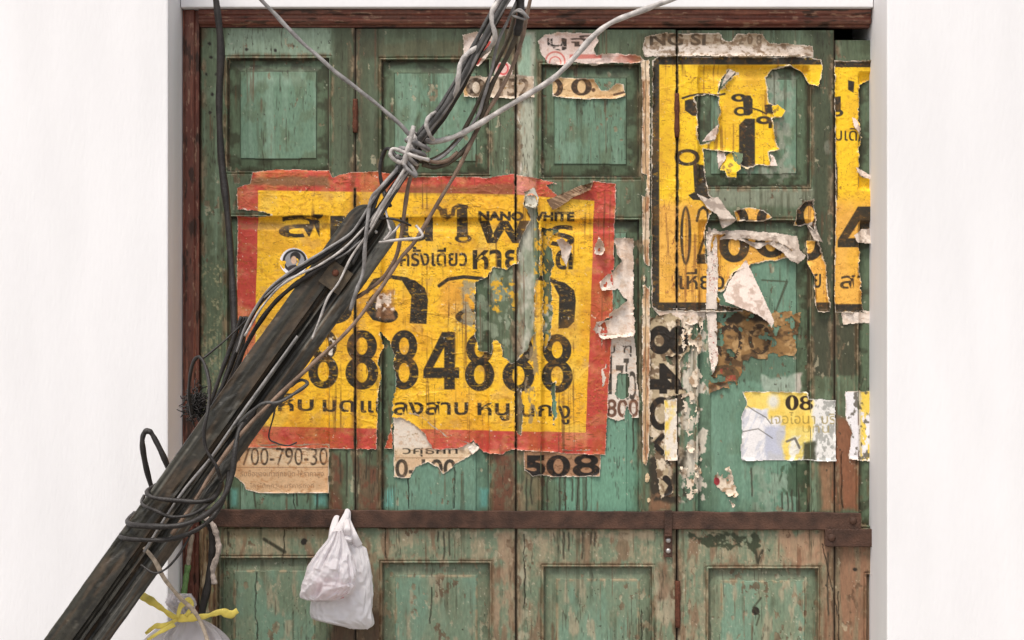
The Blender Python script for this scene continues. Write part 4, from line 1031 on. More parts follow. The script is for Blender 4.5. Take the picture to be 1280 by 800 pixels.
rposter = sheet('torn_poster', 'large yellow poster with a black border, peeling off in rags over the fourth door leaf', 'poster', RK, p_right,
      holes=[[(868, 122), (884, 118), (897, 120), (899, 140), (895, 150), (899, 156), (893, 176), (876, 179), (872, 170), (873, 140)], [(912, 86), (923, 90), (906, 104), (898, 116), (900, 102)],
             [(897, 366), (906, 364), (930, 376), (940, 396), (930, 396), (926, 384), (900, 380)]],
      seams=[((845.8, 60), (846.2, 200), (845.8, 396), 1.6)], off=.0038, step=.75, tear=3.0, lift=.012, fibre=1.8, seed=50)
def p_back(X, Y):
    C = full(X, (196, 180, 166))
    C = mixc(C, (142, 126, 114), sst(.48, .62, fbm(X / 9, Y / 8, 610)) * .8)
    return mixc(C, (228, 214, 200), sst(.56, .64, fbm(X / 6, Y / 6, 611)) * .6)
def p_flapw(X, Y):
    C = full(X, (226, 208, 196))
    C = mixc(C, (172, 146, 130), sst(.5, .64, fbm(X / 9, Y / 8, 612)) * .7)
    return C
def p_flapy(X, Y): return mixc(yel_grad(X, Y * 0 + 200), (120, 96, 52), sst(.54, .66, fbm(X / 8, Y / 8, 613)) * .8)
sheet('torn_flap', None, None, [(932, 324), (922, 336), (910, 352), (903, 368), (905, 378), (925, 386), (945, 394), (956, 402), (962, 410), (966, 402), (958, 384), (946, 354)], p_flapw, off=.005, tear=2, lift=.0, seed=51, parent=rposter,
      extra=lambda X, Y: .050 * sst(322, 412, Y) + .014 * np.sin((X - 900) / 20.), fibre=.5)
sheet('torn_flap', None, None, [(868, 240), (884, 248), (898, 246), (908, 262), (920, 276), (912, 282), (902, 287), (896, 270), (884, 262)], p_back, off=.005, tear=2.2, lift=0, seed=52, parent=rposter,
      extra=lambda X, Y: .026 * sst(240, 288, Y), fibre=.5)
sheet('torn_flap', None, None, [(884, 282), (900, 288), (930, 288), (960, 290), (997, 295), (1000, 312), (1008, 320), (998, 330), (988, 327), (976, 315), (960, 306), (946, 312), (930, 302), (908, 299), (886, 300)], p_back, off=.006, tear=3, lift=.0, seed=53, parent=rposter,
      extra=lambda X, Y: .016 * sst(290, 330, Y) + .006 * np.sin(X / 9.), fibre=.5)
sheet('torn_flap', None, None, [(1008, 280), (1018, 276), (1022, 290), (1028, 304), (1016, 300)], p_back, off=.005, tear=2, lift=0, seed=54, parent=rposter, extra=lambda X, Y: .014 * sst(276, 306, Y), fibre=.5)
sheet('torn_flap', None, None, [(899, 153), (897, 166), (894, 175), (876, 178), (882, 170), (890, 162)], p_flapw, off=.008, tear=1.6, lift=0, seed=55, parent=rposter, extra=lambda X, Y: .016 * sst(896, 876, X), fibre=.4)
sheet('torn_flap', None, None, [(896, 188), (906, 190), (908, 198), (902, 206), (897, 214)], p_flapw, off=.008, tear=1.6, lift=0, seed=56, parent=rposter, extra=lambda X, Y: .014 * sst(188, 214, Y), fibre=.4)
sheet('torn_flap', None, None, [(906, 194), (916, 190), (926, 200), (926, 212), (920, 216), (920, 223), (908, 222), (905, 214), (898, 214)], p_flapy, off=.008, tear=2, lift=0, seed=57, parent=rposter, extra=lambda X, Y: .024 * sst(190, 224, Y) + .005 * np.sin(X / 5.), fibre=1)
sheet('torn_flap', None, None, [(912, 86), (921, 90), (912, 98), (904, 107), (900, 112), (904, 98)], p_back, off=.008, tear=1.6, lift=0, seed=58, parent=rposter, extra=lambda X, Y: .012 + 0 * X, fibre=.4)
sheet('torn_flap', None, None, [(964, 132), (972, 130), (981, 139), (977, 147), (967, 146)], p_flapy, off=.008, tear=1.4, lift=0, seed=59, parent=rposter, extra=lambda X, Y: .02 * sst(962, 982, X), fibre=.8)
sheet('torn_flap', None, None, [(960, 190), (968, 196), (972, 208), (960, 208), (964, 200)], p_flapw, off=.008, tear=1.6, lift=0, seed=61, parent=rposter, extra=lambda X, Y: .012 * sst(188, 210, Y), fibre=.4)
sheet('torn_flap', None, None, [(914, 188), (929, 192), (928, 202), (922, 210), (916, 200)], lambda X, Y: full(X, (104, 120, 92)), off=.012, tear=1.4, lift=0, seed=62, parent=rposter, extra=lambda X, Y: .012 * sst(188, 210, Y), fibre=.3)

def p_far(X, Y):
    C = yel_grad(X, Y)
    fr = sd_poly(X, Y, [(1030, 84), (1120, 84), (1120, 380), (1030, 380)])
    I = [1 - cov(fr), cov(np.minimum(sd_poly(X, Y, [(1060, 100), (1068, 102), (1067, 116), (1060, 112)]), sd_poly(X, Y, [(1040, 122), (1051, 120), (1051, 140), (1040, 140)]))), cov(np.abs(sd_ell(X, Y, 1046, 141, 6, 3.6)) - 1.3),
         text(X, Y, 'มเดิม', (1043, 160, 1084, 176), .008), cov(sd_poly(X, Y, [(1040, 196), (1045, 200), (1047, 210), (1047, 250), (1040, 250)])),
         num4(X, Y, 1047, 258, 1096, 322), text(X, Y, 'ส', (1050, 344, 1069, 361), .012), text(X, Y, 'าย', (1072, 344, 1092, 361), .012)]
    C = mixc(C, (52, 47, 38), np.maximum.reduce(I) * (.6 + .4 * sst(.20, .3, fbm(X / 4, Y / 4, 622))))
    return age(X, Y, C, (176, 116, 40), .5, 61, (110, 60, 34))
fposter = sheet('torn_poster', 'narrow yellow poster strip with a black numeral 4, beside the right white wall', 'poster',
      [(1042, 75), (1110, 76), (1110, 392), (1080, 392), (1042, 391), (1044, 240)], p_far,
      holes=[[(1074, 106), (1088, 101), (1112, 98), (1112, 226), (1086, 222), (1072, 214), (1076, 200), (1072, 190), (1078, 176), (1074, 150)], [(1074, 296), (1112, 290), (1112, 396), (1086, 396), (1078, 376), (1076, 340)]],
      off=.0036, step=.75, tear=3, lift=.010, fibre=1.6, seed=63)
sheet('torn_flap', None, None, [(1066, 294), (1078, 286), (1112, 282), (1112, 304), (1084, 305), (1070, 304)], p_back, off=.008, tear=2, lift=0, seed=64, parent=fposter, extra=lambda X, Y: .018 * sst(284, 306, Y), fibre=.4)
sheet('torn_flap', None, None, [(1064, 146), (1070, 148), (1077, 162), (1072, 168), (1066, 158)], p_flapw, off=.008, tear=1.4, lift=0, seed=65, parent=fposter, extra=lambda X, Y: .012 * sst(146, 168, Y), fibre=.4)
sheet('torn_flap', None, None, [(1068, 208), (1078, 212), (1088, 218), (1112, 222), (1088, 225), (1074, 219)], p_flapw, off=.008, tear=1.4, lift=0, seed=66, parent=fposter, extra=lambda X, Y: .012 * sst(206, 226, Y), fibre=.4)

# ------------------------------------------------------------------ red-brown door frame
def frame_part(name, u0, u1, v0, v1, prof, along, parent):
    """moulded timber: prof maps 0..1 across to height; paint chips along it"""
    st = 1.0
    xs = np.arange(u0, u1 + .01, st if along == 'u' else .7); ys = np.arange(v0, v1 + .01, .7 if along == 'u' else st)
    X, Y = np.meshgrid(xs.astype(np.float32), ys.astype(np.float32))
    t = (Y - v0) / (v1 - v0) if along == 'u' else (X - u0) / (u1 - u0)
    H = prof(t) + (fbm(X / 6, Y / 6, 700) - .5) * .0015
    A, B = (X, Y) if along == 'v' else (Y, X)
    C = full(X, (120, 78, 64))
    C = mixc(C, (112, 60, 48), sst(.45, .62, fbm(A / 8, B / 60, 701)) * .7)
    C = mixc(C, (164, 104, 82), sst(.55, .7, fbm(A / 3, B / 50, 702)) * .6)
    C = mixc(C, (190, 160, 132), sst(.68, .73, fbm(A / 2.5, B / 12, 703)) * .6)
    C = mixc(C, (50, 36, 28), sst(.60, .72, fbm(A / 5, B / 22, 704)) * .7)
    V = np.stack([wx(X), -H, wz(Y)], -1).reshape(-1, 3)
    emit(name, V, grid_faces(*X.shape).reshape(-1, 4), C.reshape(-1, 3), M_FRAME, parent, back=.04)
fr = empty('door_frame', (wx(239), 0, 0)); tag(fr, 'red-brown painted timber frame along the top and left side of the green doors', 'door frame')
frame_part('jamb', 229.6, 249.6, 14, 1036, lambda t: .016 + .007 * sst(.1, .2, t) - .012 * sst(.72, .76, t), 'v', fr)
frame_part('head', 250, 1087, 13.8, 34.2, lambda t: .030 - .008 * sst(.25, .35, t) + .006 * np.sin(np.clip((t - .5) / .3, 0, 1) * math.pi) - .022 * sst(.84, .87, t), 'u', fr)

# ------------------------------------------------------------------ hinges (parts of their leaves)
def hinge(u, v0, v1, root, knuck=True):
    D = [np.array((wx(u), -.006, wz(v))) for v in np.linspace(v0, v1, 14)]
    rv = [1 + .18 * ((i // 3) % 2) for i in range(14)]
    parts = [tube_vf(D, .0075, 10, rv=rv), box_vf(wx(u - 3), wx(u + 3), -.0035, .01, wz(v1), wz(v0))]
    V, F = merge(parts)
    link_mesh('hinge', V, F, M_RUST, root)
hinge(444.2, 124, 166, LEAVES[0]['root'])
hinge(846.0, 117, 172, LEAVES[3]['root'])
hinge(847.0, 726, 784, LEAVES[3]['root'])

# ------------------------------------------------------------------ iron bars, hasp
def iron_bar(label, u0, u1, v0a, v0b, h, y0, y1, rivets, name='iron_bar', tilt=0):
    root = empty(name, (wx((u0 + u1) / 2), 0, wz(v0a + h))); tag(root, label, 'bar', 'iron locking bars across the doors')
    import bmesh
    bm = bmesh.new()
    n = 60
    rings = []
    for i in range(n + 1):
        t = i / n; u = u0 + (u1 - u0) * t; v = v0a + (v0b - v0a) * t
        wv = .0012 * math.sin(i * 1.7) + .0008 * math.sin(i * .6 + 1)
        x = wx(u); a, b = wz(v) + wv, wz(v + h) + wv * .5
        e = .0022
        q = [(x, y0 + e, a), (x, y1, a), (x, y1, b), (x, y0 + e, b), (x, y0, b + e), (x, y0, a - e)]
        if i in (0, n):
            q = [(x, c[1], c[2] * .0 + (a + b) / 2 + (c[2] - (a + b) / 2) * .9) for c in q]
        rings.append([bm.verts.new(c) for c in q])
    for i in range(n):
        for j in range(6):
            bm.faces.new((rings[i][j], rings[i][(j + 1) % 6], rings[i + 1][(j + 1) % 6], rings[i + 1][j]))
    bm.faces.new(rings[0]); bm.faces.new(rings[-1][::-1])
    bmesh.ops.recalc_face_normals(bm, faces=bm.faces[:])
    bm.verts.index_update()
    link_mesh('flat_bar', [tuple(v.co) for v in bm.verts], [[v.index for v in f.verts] for f in bm.faces], M_IRON, root, smooth=False); bm.free()
    for (u, v, r) in rivets:
        V, F = dome_vf((wx(u), y0 + .0005, wz(v)), r / 400., r / 700.)
        link_mesh('rivet', V, F, M_IRON, root)
    return root
bar1 = iron_bar('long rusty iron bar across the doors, with white carrier bags hung on it', 258, 1075, 636, 640, 22, -.020, -.006, [(1065, 650, 5)])
bar2 = iron_bar('short rusty iron bar at the right, its riveted end just below the long bar', 1030, 1110, 660.5, 660.5, 22, -.024, -.007, [(1038, 671, 5)])
hs_root = empty('hasp', (wx(835), -.012, wz(695))); tag(hs_root, 'small rusty hasp plate with two bright bolt heads, hooked over the long iron bar', 'hasp')
V, F = merge([box_vf(wx(830), wx(839), -.026, -.0206, wz(666), wz(637)), box_vf(wx(829.5), wx(840), -.010, .001, wz(696), wz(660)), box_vf(wx(830), wx(839), -.026, -.0103, wz(669), wz(665.6))])
link_mesh('plate', V, F, M_IRON, hs_root, smooth=False)
for v in (675, 688):
    V, F = dome_vf((wx(835), -.0100, wz(v)), .0085, .006); link_mesh('bolt_head', V, F, M_STEEL, hs_root)

# ------------------------------------------------------------------ leaning steel channel
PY = -0.62
top = np.array(P(478, 266, PY)); low = np.array(P(205, 648, PY))
ax = (top - low) / np.linalg.norm(top - low)
foot = low - ax * ((low[2] - 0.03) / ax[2])
nx = np.array([ax[2], 0, -ax[0]])               # across the channel, to the lower right
ny = np.array([0, -1.0, 0])                     # towards the street
PW = 0.150
prof = [(-.5, -.045), (-.5, .018), (-.485, .026), (-.30, .028), (-.06, .027), (-.04, .016), (.02, .008), (.06, .014), (.10, .016), (.13, .006), (.17, .001), (.22, .002), (.27, .012), (.30, .016), (.40, .010), (.495, -.004), (.5, -.012), (.48, -.045)]
pcol = [(44, 42, 36), (54, 52, 44), (70, 68, 58), (58, 55, 46), (62, 58, 49), (40, 38, 32), (46, 43, 36), (74, 70, 60), (66, 62, 53), (36, 33, 28), (40, 37, 31), (64, 61, 53), (140, 138, 130), (150, 148, 140), (134, 132, 124), (108, 106, 99), (60, 58, 52), (44, 42, 36)]
Ltot = float(np.linalg.norm(top - foot)); NS = 420
SUB = 5
pa = np.array(prof + [prof[0]], float); pcx = np.array(pcol + [pcol[0]], float)
tt = np.arange(len(prof) * SUB) / SUB
PA = np.stack([np.interp(tt, np.arange(len(pa)), pa[:, k]) for k in (0, 1)], 1); PC = np.stack([np.interp(tt, np.arange(len(pa)), pcx[:, k]) for k in range(3)], 1)
prof = [tuple(q) for q in PA]
SS, AA = np.meshgrid(np.linspace(0, Ltot, NS + 1), PA[:, 0], indexing='ij'); HH = np.broadcast_to(PA[:, 1], SS.shape)
FT = Ltot - SS
rnd = np.where(FT > .06, 1.0, np.sqrt(np.clip(1 - ((.06 - FT) / .06) ** 2, .02, 1)))
wid = np.where(FT > .06, 1.0, .35 + .65 * rnd)
n_ = fbm(SS * 9, AA * 9, 800) - .5; n2_ = fbm(SS * 60, AA * 14, 804) - .5
dent = sst(.60, .75, fbm(SS * 7, AA * 5, 805)) * .004
V3 = foot + ax * SS[..., None] + nx * ((AA * PW * wid) + .003 * n_ + .0016 * n2_ * (np.abs(AA) > .44))[..., None] + ny * (HH + .004 * n_ + .0012 * n2_ - dent)[..., None]
V = V3.reshape(-1, 3)
k_ = .48 + .66 * fbm(SS * 2.2, AA * 26., 801)
k_ = k_ * np.where(fbm(SS * 14, AA * 9, 802) > .62, .72, 1.0)
k_ = k_ * np.where(AA > .2, .62 + .5 * np.clip(1.25 - FT / .42, 0, 1), 1.0)      # the edge is polished near the tip, dull further down
Cp = PC[None] * k_[..., None]
Cp = mixc(Cp, (150, 146, 136), sst(.60, .70, fbm(SS * 1.6, AA * 40., 806)) * sst(.45, .6, fbm(SS * 5, AA * 3, 807)) * .5)     # rubbed streaks
Cp = mixc(Cp, (96, 74, 54), sst(.56, .66, fbm(SS * 6, AA * 12, 803)) * .5)
Cp = mixc(Cp, (178, 172, 160), sst(.745, .77, fbm(SS * 46, AA * 16, 808)) * .25)
Cc = Cp.reshape(-1, 3)
npf = len(prof); F = []
for i in range(NS):
    for j in range(npf):
        F.append((i * npf + j, (i + 1) * npf + j, (i + 1) * npf + (j + 1) % npf, i * npf + (j + 1) % npf))
F.append(tuple(range(npf))); F.append(tuple(NS * npf + j for j in range(npf - 1, -1, -1)))
pole = empty('leaning_pole', tuple(float(q) for q in foot)); tag(pole, 'dark weathered steel channel leaning across the lower left of the doors, carrying the cables', 'pole')
link_mesh('channel', np.array(V), F, M_POLE, pole, colors=np.array(Cc), smooth=False)
def on_pole(u, v, lift=.03):
    return P(u, v, PY - lift)
bc = np.array(P(420, 347, PY - .030))
V = []
for (a, b, h) in ((-.034, -.036, 0), (.034, -.036, 0), (.034, .036, 0), (-.034, .036, 0), (-.034, -.036, .008), (.034, -.036, .008), (.034, .036, .008), (-.034, .036, .008)):
    V.append(bc + nx * a + ax * b + ny * h)
pl = link_mesh('bolt_plate', np.array(V), [(0, 3, 2, 1), (4, 5, 6, 7), (0, 1, 5, 4), (1, 2, 6, 5), (2, 3, 7, 6), (3, 0, 4, 7)], plain('dark_rusty_plate', (84, 70, 52), .6, .4, .2, 50, dark=(52, 44, 34)), pole, smooth=False)
V, F = dome_vf(tuple(bc + ny * .008 - nx * .008 + ax * .010), .010, .007); link_mesh('bolt', V, F, M_RUST, pl)
V, F = dome_vf(tuple(np.array(P(470, 290, PY - .020))), .005, .003); link_mesh('rivet', V, F, M_STEEL, pole)

# ------------------------------------------------------------------ cables
Y0 = PY - .05
def jit(pts, du, dv, dy): return [(a + du * (1 + .25 * math.sin(i * 1.9 + du)), b + dv * (1 + .25 * math.cos(i * 1.3 + du)), c + dy) for i, (a, b, c) in enumerate(pts)]
cable('black_cable', 'thick black cable hanging straight down the far left door leaf from above the frame', [(262, -60, -.16), (270, 0, -.15), (276, 60, -.14), (274, 130, -.13), (277, 200, -.13), (284, 262, -.14), (290, 340, -.15), (293, 410, -.18), (292, 470, -.22), (284, 520, -.3)], 9, M_BLACK)
cable('grey_wire', 'single grey wire coming down from the upper left to the cable knot', [(290, -40, -.7), (330, 3, -.69), (355, 30, -.68), (382, 57, -.68), (420, 90, -.68), (458, 120, -.68), (490, 146, -.68), (515, 172, -.68)], 5, M_GREY, sag=.3)
cable('light_grey_cable', 'thick light grey cable sweeping from the top right edge to the knot', [(880, -16, -.7), (835, 1, -.7), (800, 14, -.7), (765, 28, -.7), (741, 46, -.69), (716, 74, -.69), (690, 99, -.68), (655, 121, -.68), (620, 142, -.68), (590, 160, -.68), (565, 172, -.68), (540, 177, -.67), (524, 172, -.66)], 7, M_LGREY)
# twisted bundle above the knot
main = [(664, -50, -.74), (636, -5, -.73), (614, 34, -.72), (597, 66, -.71), (578, 102, -.70), (556, 138, -.69), (534, 166, -.68), (516, 190, -.67), (500, 214, -.67)]
bund = [(-11, -2, .0, 6, M_CHAR), (-6, 1, -.02, 6, M_BLACK), (-1, -1, -.025, 7, M_CHAR), (4, 1, -.018, 6, M_GREY), (8, 2, 0, 6, M_CHAR), (-7, 2, .02, 6, M_BLACK), (1, 3, .02, 7, M_BLACK)]
for i, (du, dv, dy, w_, m_) in enumerate(bund):
    pts = []
    for k, (a, b, c) in enumerate(main):
        ph = i * .9 + k * .35
        sp = 1.0 if k < 7 else .7
        pts.append((a + du * sp * math.cos(ph * .3) + 2 * math.sin(ph), b + dv + 2 * math.cos(ph), c + dy + .006 * math.sin(ph)))
    cable('bundled_cable', ('grey cable among the twisted bundle running from the top edge down to the knot' if m_ is M_GREY else 'dark cable in the twisted bundle running from the top edge down to the knot'), pts, w_, m_, group='cables twisted in the bundle above the knot')
cable('light_grey_wire', 'light grey wire wound once round the twisted bundle near the top edge', [(630, -8, -.77), (616, 12, -.78), (615, 28, -.78), (619, 46, -.77), (612, 60, -.72), (600, 70, -.68)], 6, M_LGREY)
cable('light_grey_wire', 'light grey wire bowing out left of the twisted bundle halfway down', [(606, 54, -.7), (586, 66, -.75), (576, 78, -.76), (573, 96, -.76), (571, 112, -.74), (562, 128, -.70)], 6, M_LGREY)
cable('light_grey_wire', 'light grey wire looped over the bundle just above the knot', [(545, 140, -.68), (536, 146, -.74), (533, 156, -.75), (537, 168, -.74), (541, 174, -.70)], 5, M_LGREY)
# brown and olive wires right of the bundle
cable('brown_wire', 'dusty brown wire nearest the bundle on its right, ending in the knot', [(660, -40, -.68), (646, 4, -.67), (636, 46, -.66), (612, 96, -.66), (592, 140, -.66), (572, 174, -.66), (548, 196, -.66), (526, 202, -.67), (510, 196, -.68)], 5, M_OLIVE)
cable('brown_wire', 'dark olive wire with a black sleeve near the top edge, right of the bundle', [(662, -40, -.70), (652, 0, -.70), (650, 22, -.70), (644, 48, -.69), (630, 78, -.68), (614, 108, -.67), (602, 146, -.66), (588, 178, -.65), (566, 200, -.66), (545, 209, -.67), (528, 205, -.68)], 6, M_OLIVE)
cable('grey_wire', 'thin grey wire running down between the brown wires to the right of the bundle', [(664, -40, -.72), (645, 4, -.72), (634, 28, -.71), (622, 54, -.7), (614, 90, -.69), (604, 124, -.68), (594, 150, -.67), (560, 190, -.67), (536, 204, -.68)], 4, M_GREY)
cable('brown_wire', 'longest brown wire, crossing the yellow poster from the top edge to the lower pole', [(672, -40, -.66), (661, 8, -.66), (653, 46, -.66), (641, 82, -.66), (624, 116, -.66), (608, 142, -.66), (590, 176, -.66), (571, 214, -.66), (546, 256, -.66), (520, 300, -.66), (500, 324, -.67), (472, 366, -.68), (436, 412, -.69), (392, 454, -.69), (340, 502, -.69), (300, 544, -.69), (266, 590, -.69), (240, 632, -.69), (215, 668, -.69)], 5, M_TAN)
cable('brown_wire', 'brown grey wire from the knot, passing right of the pole tip', [(522, 206, -.67), (512, 226, -.67), (507, 254, -.67), (502, 290, -.66), (494, 324, -.65), (476, 350, -.63), (452, 368, -.60), (432, 378, -.56), (410, 388, -.54)], 5, M_TAN)
cable('black_wire', 'short black sleeve of tape on the wires at the top edge', [(648, -20, -.72), (650, 0, -.72), (651, 16, -.72), (649, 30, -.71), (646, 44, -.70)], 10, M_BLACK)
cable('grey_wire', 'small grey binding twist round the brown wires at the top edge', [(636, 22, -.71), (646, 14, -.75), (655, 18, -.75), (657, 24, -.74), (648, 22, -.74), (640, 18, -.74), (650, 12, -.75), (661, 23, -.74)], 3, M_GREY)
# the knot
kn = empty('cable_knot', P(516, 190, -.67)); tag(kn, 'knot of pale grey wire wrapped tightly round the bundle above the pole tip', 'knot')
kd = np.array(P(534, 166, -.68)) - np.array(P(500, 214, -.67)); kd /= np.linalg.norm(kd)
ku = np.cross(kd, [0, 1, 0]); ku /= np.linalg.norm(ku); kw = np.cross(kd, ku)
kc = np.array(P(517, 188, -.675))
for i, (s, r, t, m_) in enumerate(((.030, .030, .3, M_LGREY), (.019, .033, -.25, M_GREY), (.008, .031, .5, M_LGREY), (-.006, .034, -.4, M_GREY), (-.020, .030, .2, M_LGREY), (-.036, .028, -.5, M_CHAR), (-.048, .026, .4, M_GREY))):
    pts = [kc + kd * (s + t * r * math.cos(a + .4)) + ku * r * math.cos(a) + kw * r * math.sin(a) for a in np.linspace(0, 2 * math.pi * 1.04, 34)]
    V, F = tube_vf(pts, .0062, 8); link_mesh('wire_turn', V, F, m_, kn)
def kpart(name, pts, w_, m_):
    cable(name, None, pts, w_, m_, parent=kn)
kpart('wire_loop', [(536, 200, -.71), (520, 196, -.73), (504, 190, -.73), (492, 186, -.73), (488, 192, -.73), (492, 199, -.73), (500, 203, -.72), (506, 200, -.71)], 5, M_LGREY)
kpart('wire_end', [(517, 158, -.73), (515, 166, -.735), (512, 178, -.735), (508, 192, -.73), (505, 206, -.72)], 6, M_LGREY)
kpart('wire_loop', [(528, 198, -.70), (545, 203, -.68), (560, 200, -.67), (572, 190, -.66)], 5, M_TAN)
kpart('wire_loop', [(505, 206, -.73), (512, 214, -.73), (520, 220, -.72), (516, 210, -.72), (508, 202, -.71)], 5, M_GREY)
cable('black_cable', 'short black cable bulging left of the knot over the second leaf', [(504, 206, -.66), (486, 186, -.62), (478, 196, -.6), (475, 216, -.6), (480, 240, -.6), (488, 258, -.62)], 5, M_BLACK)
# strands fanning down the pole from the knot
YB = PY - .045
fan = [([(500, 212, -.69), (486, 228, -.70), (470, 246, YB - .02), (455, 272, YB), (436, 296, YB), (412, 314, YB), (386, 330, YB), (358, 348, YB + .02), (334, 368, YB + .06), (314, 396, YB + .1), (300, 428, YB + .16), (284, 470, YB + .2), (266, 508, YB + .2)], 6, M_BLACK, 'upper of the two thick black cables sweeping off the pole to the left'),
       ([(504, 216, -.69), (490, 236, -.70), (468, 268, YB - .02), (446, 296, YB), (420, 322, YB), (392, 340, YB), (366, 358, YB + .02), (342, 380, YB + .06), (320, 410, YB + .1), (304, 440, YB + .16), (290, 476, YB + .2), (272, 512, YB + .2)], 6, M_BLACK, 'lower of the two thick black cables sweeping off the pole to the left'),
       ([(498, 208, -.70), (478, 232, -.72), (460, 260, YB - .03), (440, 290, YB - .01), (414, 308, YB - .01), (388, 324, YB - .01), (360, 342, YB + .01), (334, 364, YB + .05), (310, 402, YB + .1), (296, 440, YB + .14)], 3.5, M_GREY, 'grey wire lying along the top of the upper black cable on the pole'),
       ([(506, 218, -.70), (490, 242, -.71), (474, 262, YB - .03), (452, 288, YB - .01), (428, 312, YB - .01), (398, 332, YB - .01), (372, 344, YB), (348, 360, YB + .03), (326, 386, YB + .07), (306, 420, YB + .1)], 3, M_LGREY, 'thin pale wire between the two thick black cables on the pole'),
       ([(452, 300, YB), (430, 318, YB - .005), (404, 330, YB), (380, 340, YB), (354, 352, YB + .02), (330, 372, YB + .06)], 2.4, M_GREY, 'thinnest grey wire below the black cables where they leave the pole'),
       ([(498, 210, -.70), (478, 232, -.73), (464, 250, YB - .03), (459, 280, YB - .03), (456, 312, YB - .02), (454, 340, YB), (446, 362, YB), (438, 388, YB + .02)], 5, M_GREY, 'pale grey wire dropping straight down over the tip of the pole'),
       ([(510, 214, -.69), (497, 234, -.70), (482, 254, -.70), (464, 286, YB - .02), (440, 320, YB), (424, 352, YB), (410, 372, YB), (400, 398, YB), (390, 424, YB)], 3, M_LGREY, 'thin pale wire running down the dark face past the bolt plate'),
       ([(512, 212, -.68), (502, 228, -.69), (490, 246, -.70), (476, 270, YB - .02), (458, 296, YB), (440, 330, YB + .01)], 5, M_CHAR, 'dark grey wire on the right of the fan just below the knot'),
       ([(496, 212, -.69), (484, 226, -.70), (474, 240, -.70), (466, 262, YB - .02), (452, 290, YB), (434, 318, YB)], 5, M_CHAR, 'dark grey wire on the left of the fan just below the knot'),
       ([(508, 208, -.71), (498, 224, -.72), (486, 242, -.72), (474, 262, YB - .03), (462, 284, YB - .02)], 4, M_LGREY, 'short pale wire in the middle of the fan just below the knot')]
for pts, w_, m_, lb in fan: cable('cable_strand', lb, pts, w_, m_, group='strands fanning down from the knot')
cable('light_grey_wire', 'pale bent wire end doubling back to the right of the pole tip', [(474, 303, -.69), (496, 300, -.71), (520, 298, -.72), (528, 295, -.72), (525, 288, -.71), (520, 282, -.70)], 3.5, M_LGREY)
cable('black_wire', 'thin black wire arching right from the pole tip', [(470, 274, -.68), (486, 273, -.70), (500, 276, -.70), (514, 282, -.69)], 3, M_BLACK)
cable('light_grey_wire', 'pale kinked wire zigzagging on the plate at the pole tip', [(482, 262, -.69), (486, 282, -.70), (488, 290, -.70), (480, 300, -.69), (492, 290, -.70), (500, 280, -.69)], 3, M_LGREY)
# left of the pole
cable('black_wire', 'black wire making a tall loop in front of the jamb left of the pole', [(240, 520, -.45), (236, 490, -.5), (240, 458, -.52), (248, 446, -.53), (256, 456, -.55), (262, 482, -.6), (260, 512, -.70), (255, 540, -.71), (258, 562, -.71), (270, 582, -.71), (276, 600, -.70)], 4.5, M_BLACK)
cable('black_wire', 'thin straight black wire slanting up from the loop to the cables', [(254, 448, -.5), (276, 430, -.48), (300, 408, -.45), (318, 390, -.45)], 2.4, M_BLACK)
for i, (d_, lb) in enumerate(((0, 'left black strand of three dropping behind the pole beside the jamb'), (7, 'middle black strand of three dropping behind the pole beside the jamb'), (13, 'right black strand of three dropping behind the pole beside the jamb'))):
    cable('black_wire', lb, [(302 + d_ * .5, 396, -.42), (290 + d_, 430, -.40), (278 + d_, 462, -.40), (266 + d_, 496, -.40), (254 + d_, 524, -.42)], 5.5, M_BLACK, group='black strands behind the pole')
V = []; F = []
rr = np.random.default_rng(3)
for k in range(360):
    c0 = np.array(P(247 + rr.normal() * 6, 506 + rr.normal() * 9, -.42 + rr.normal() * .015))
    e = c0 + np.array([rr.normal() * .009 - .006, rr.normal() * .008, rr.normal() * .011])
    m_ = (c0 + e) / 2 + rr.normal(size=3) * .005
    v, f = tube_vf([c0, m_, e], .0016, 4); o = len(V); V += v; F += [tuple(i + o for i in q) for q in f]
tag(link_mesh('frayed_end', V, F, M_BLACK), 'fuzzy black frayed cable end poking out left of the pole over the jamb', 'cable')
cable('black_cable', 'slack black cable looping out left of the lower pole across the white wall', [(232, 634, -.46), (216, 600, -.48), (205, 572, -.5), (192, 546, -.5), (186, 539, -.5), (180, 542, -.5), (178, 556, -.5), (184, 590, -.48), (196, 630, -.46)], 7, M_BLACK)
# loops round the foot of the pole
def wrap(label, pts, w_): cable('black_cable', label, pts, w_, M_BLACK, group='black cables wound round the lower pole')
wrap('uppermost black cable wound across the lower end of the pole', [(196, 606, -.52), (184, 615, -.66), (192, 622, -.70), (225, 626, -.70), (252, 627, -.70), (268, 621, -.68), (277, 606, -.62), (272, 590, -.52)], 6)
wrap('thin slack black cable, second from the top, across the lower pole', [(180, 620, -.55), (178, 630, -.66), (194, 638, -.71), (214, 646, -.71), (240, 643, -.71), (258, 632, -.70), (272, 618, -.62), (268, 604, -.52)], 4.5)
wrap('thick black cable sweeping under the lower pole and up its right side', [(168, 642, -.52), (160, 654, -.66), (192, 658, -.73), (228, 656, -.73), (258, 643, -.73), (279, 622, -.73), (290, 594, -.72), (294, 562, -.71), (300, 536, -.68), (318, 512, -.62), (326, 486, -.52)], 7)
wrap('lowest thick black cable bowed under the pole, reaching up to the beige notice', [(160, 662, -.52), (152, 672, -.66), (190, 675, -.72), (218, 673, -.71), (246, 662, -.70), (268, 644, -.69), (281, 618, -.67), (286, 590, -.62), (284, 566, -.52)], 6)
cable('black_wire', 'thin black wire dangling in a curve below the lowest cable wound on the pole', [(240, 664, -.70), (232, 680, -.70), (220, 698, -.70), (206, 712, -.70), (192, 716, -.70), (176, 706, -.69)], 3, M_BLACK)
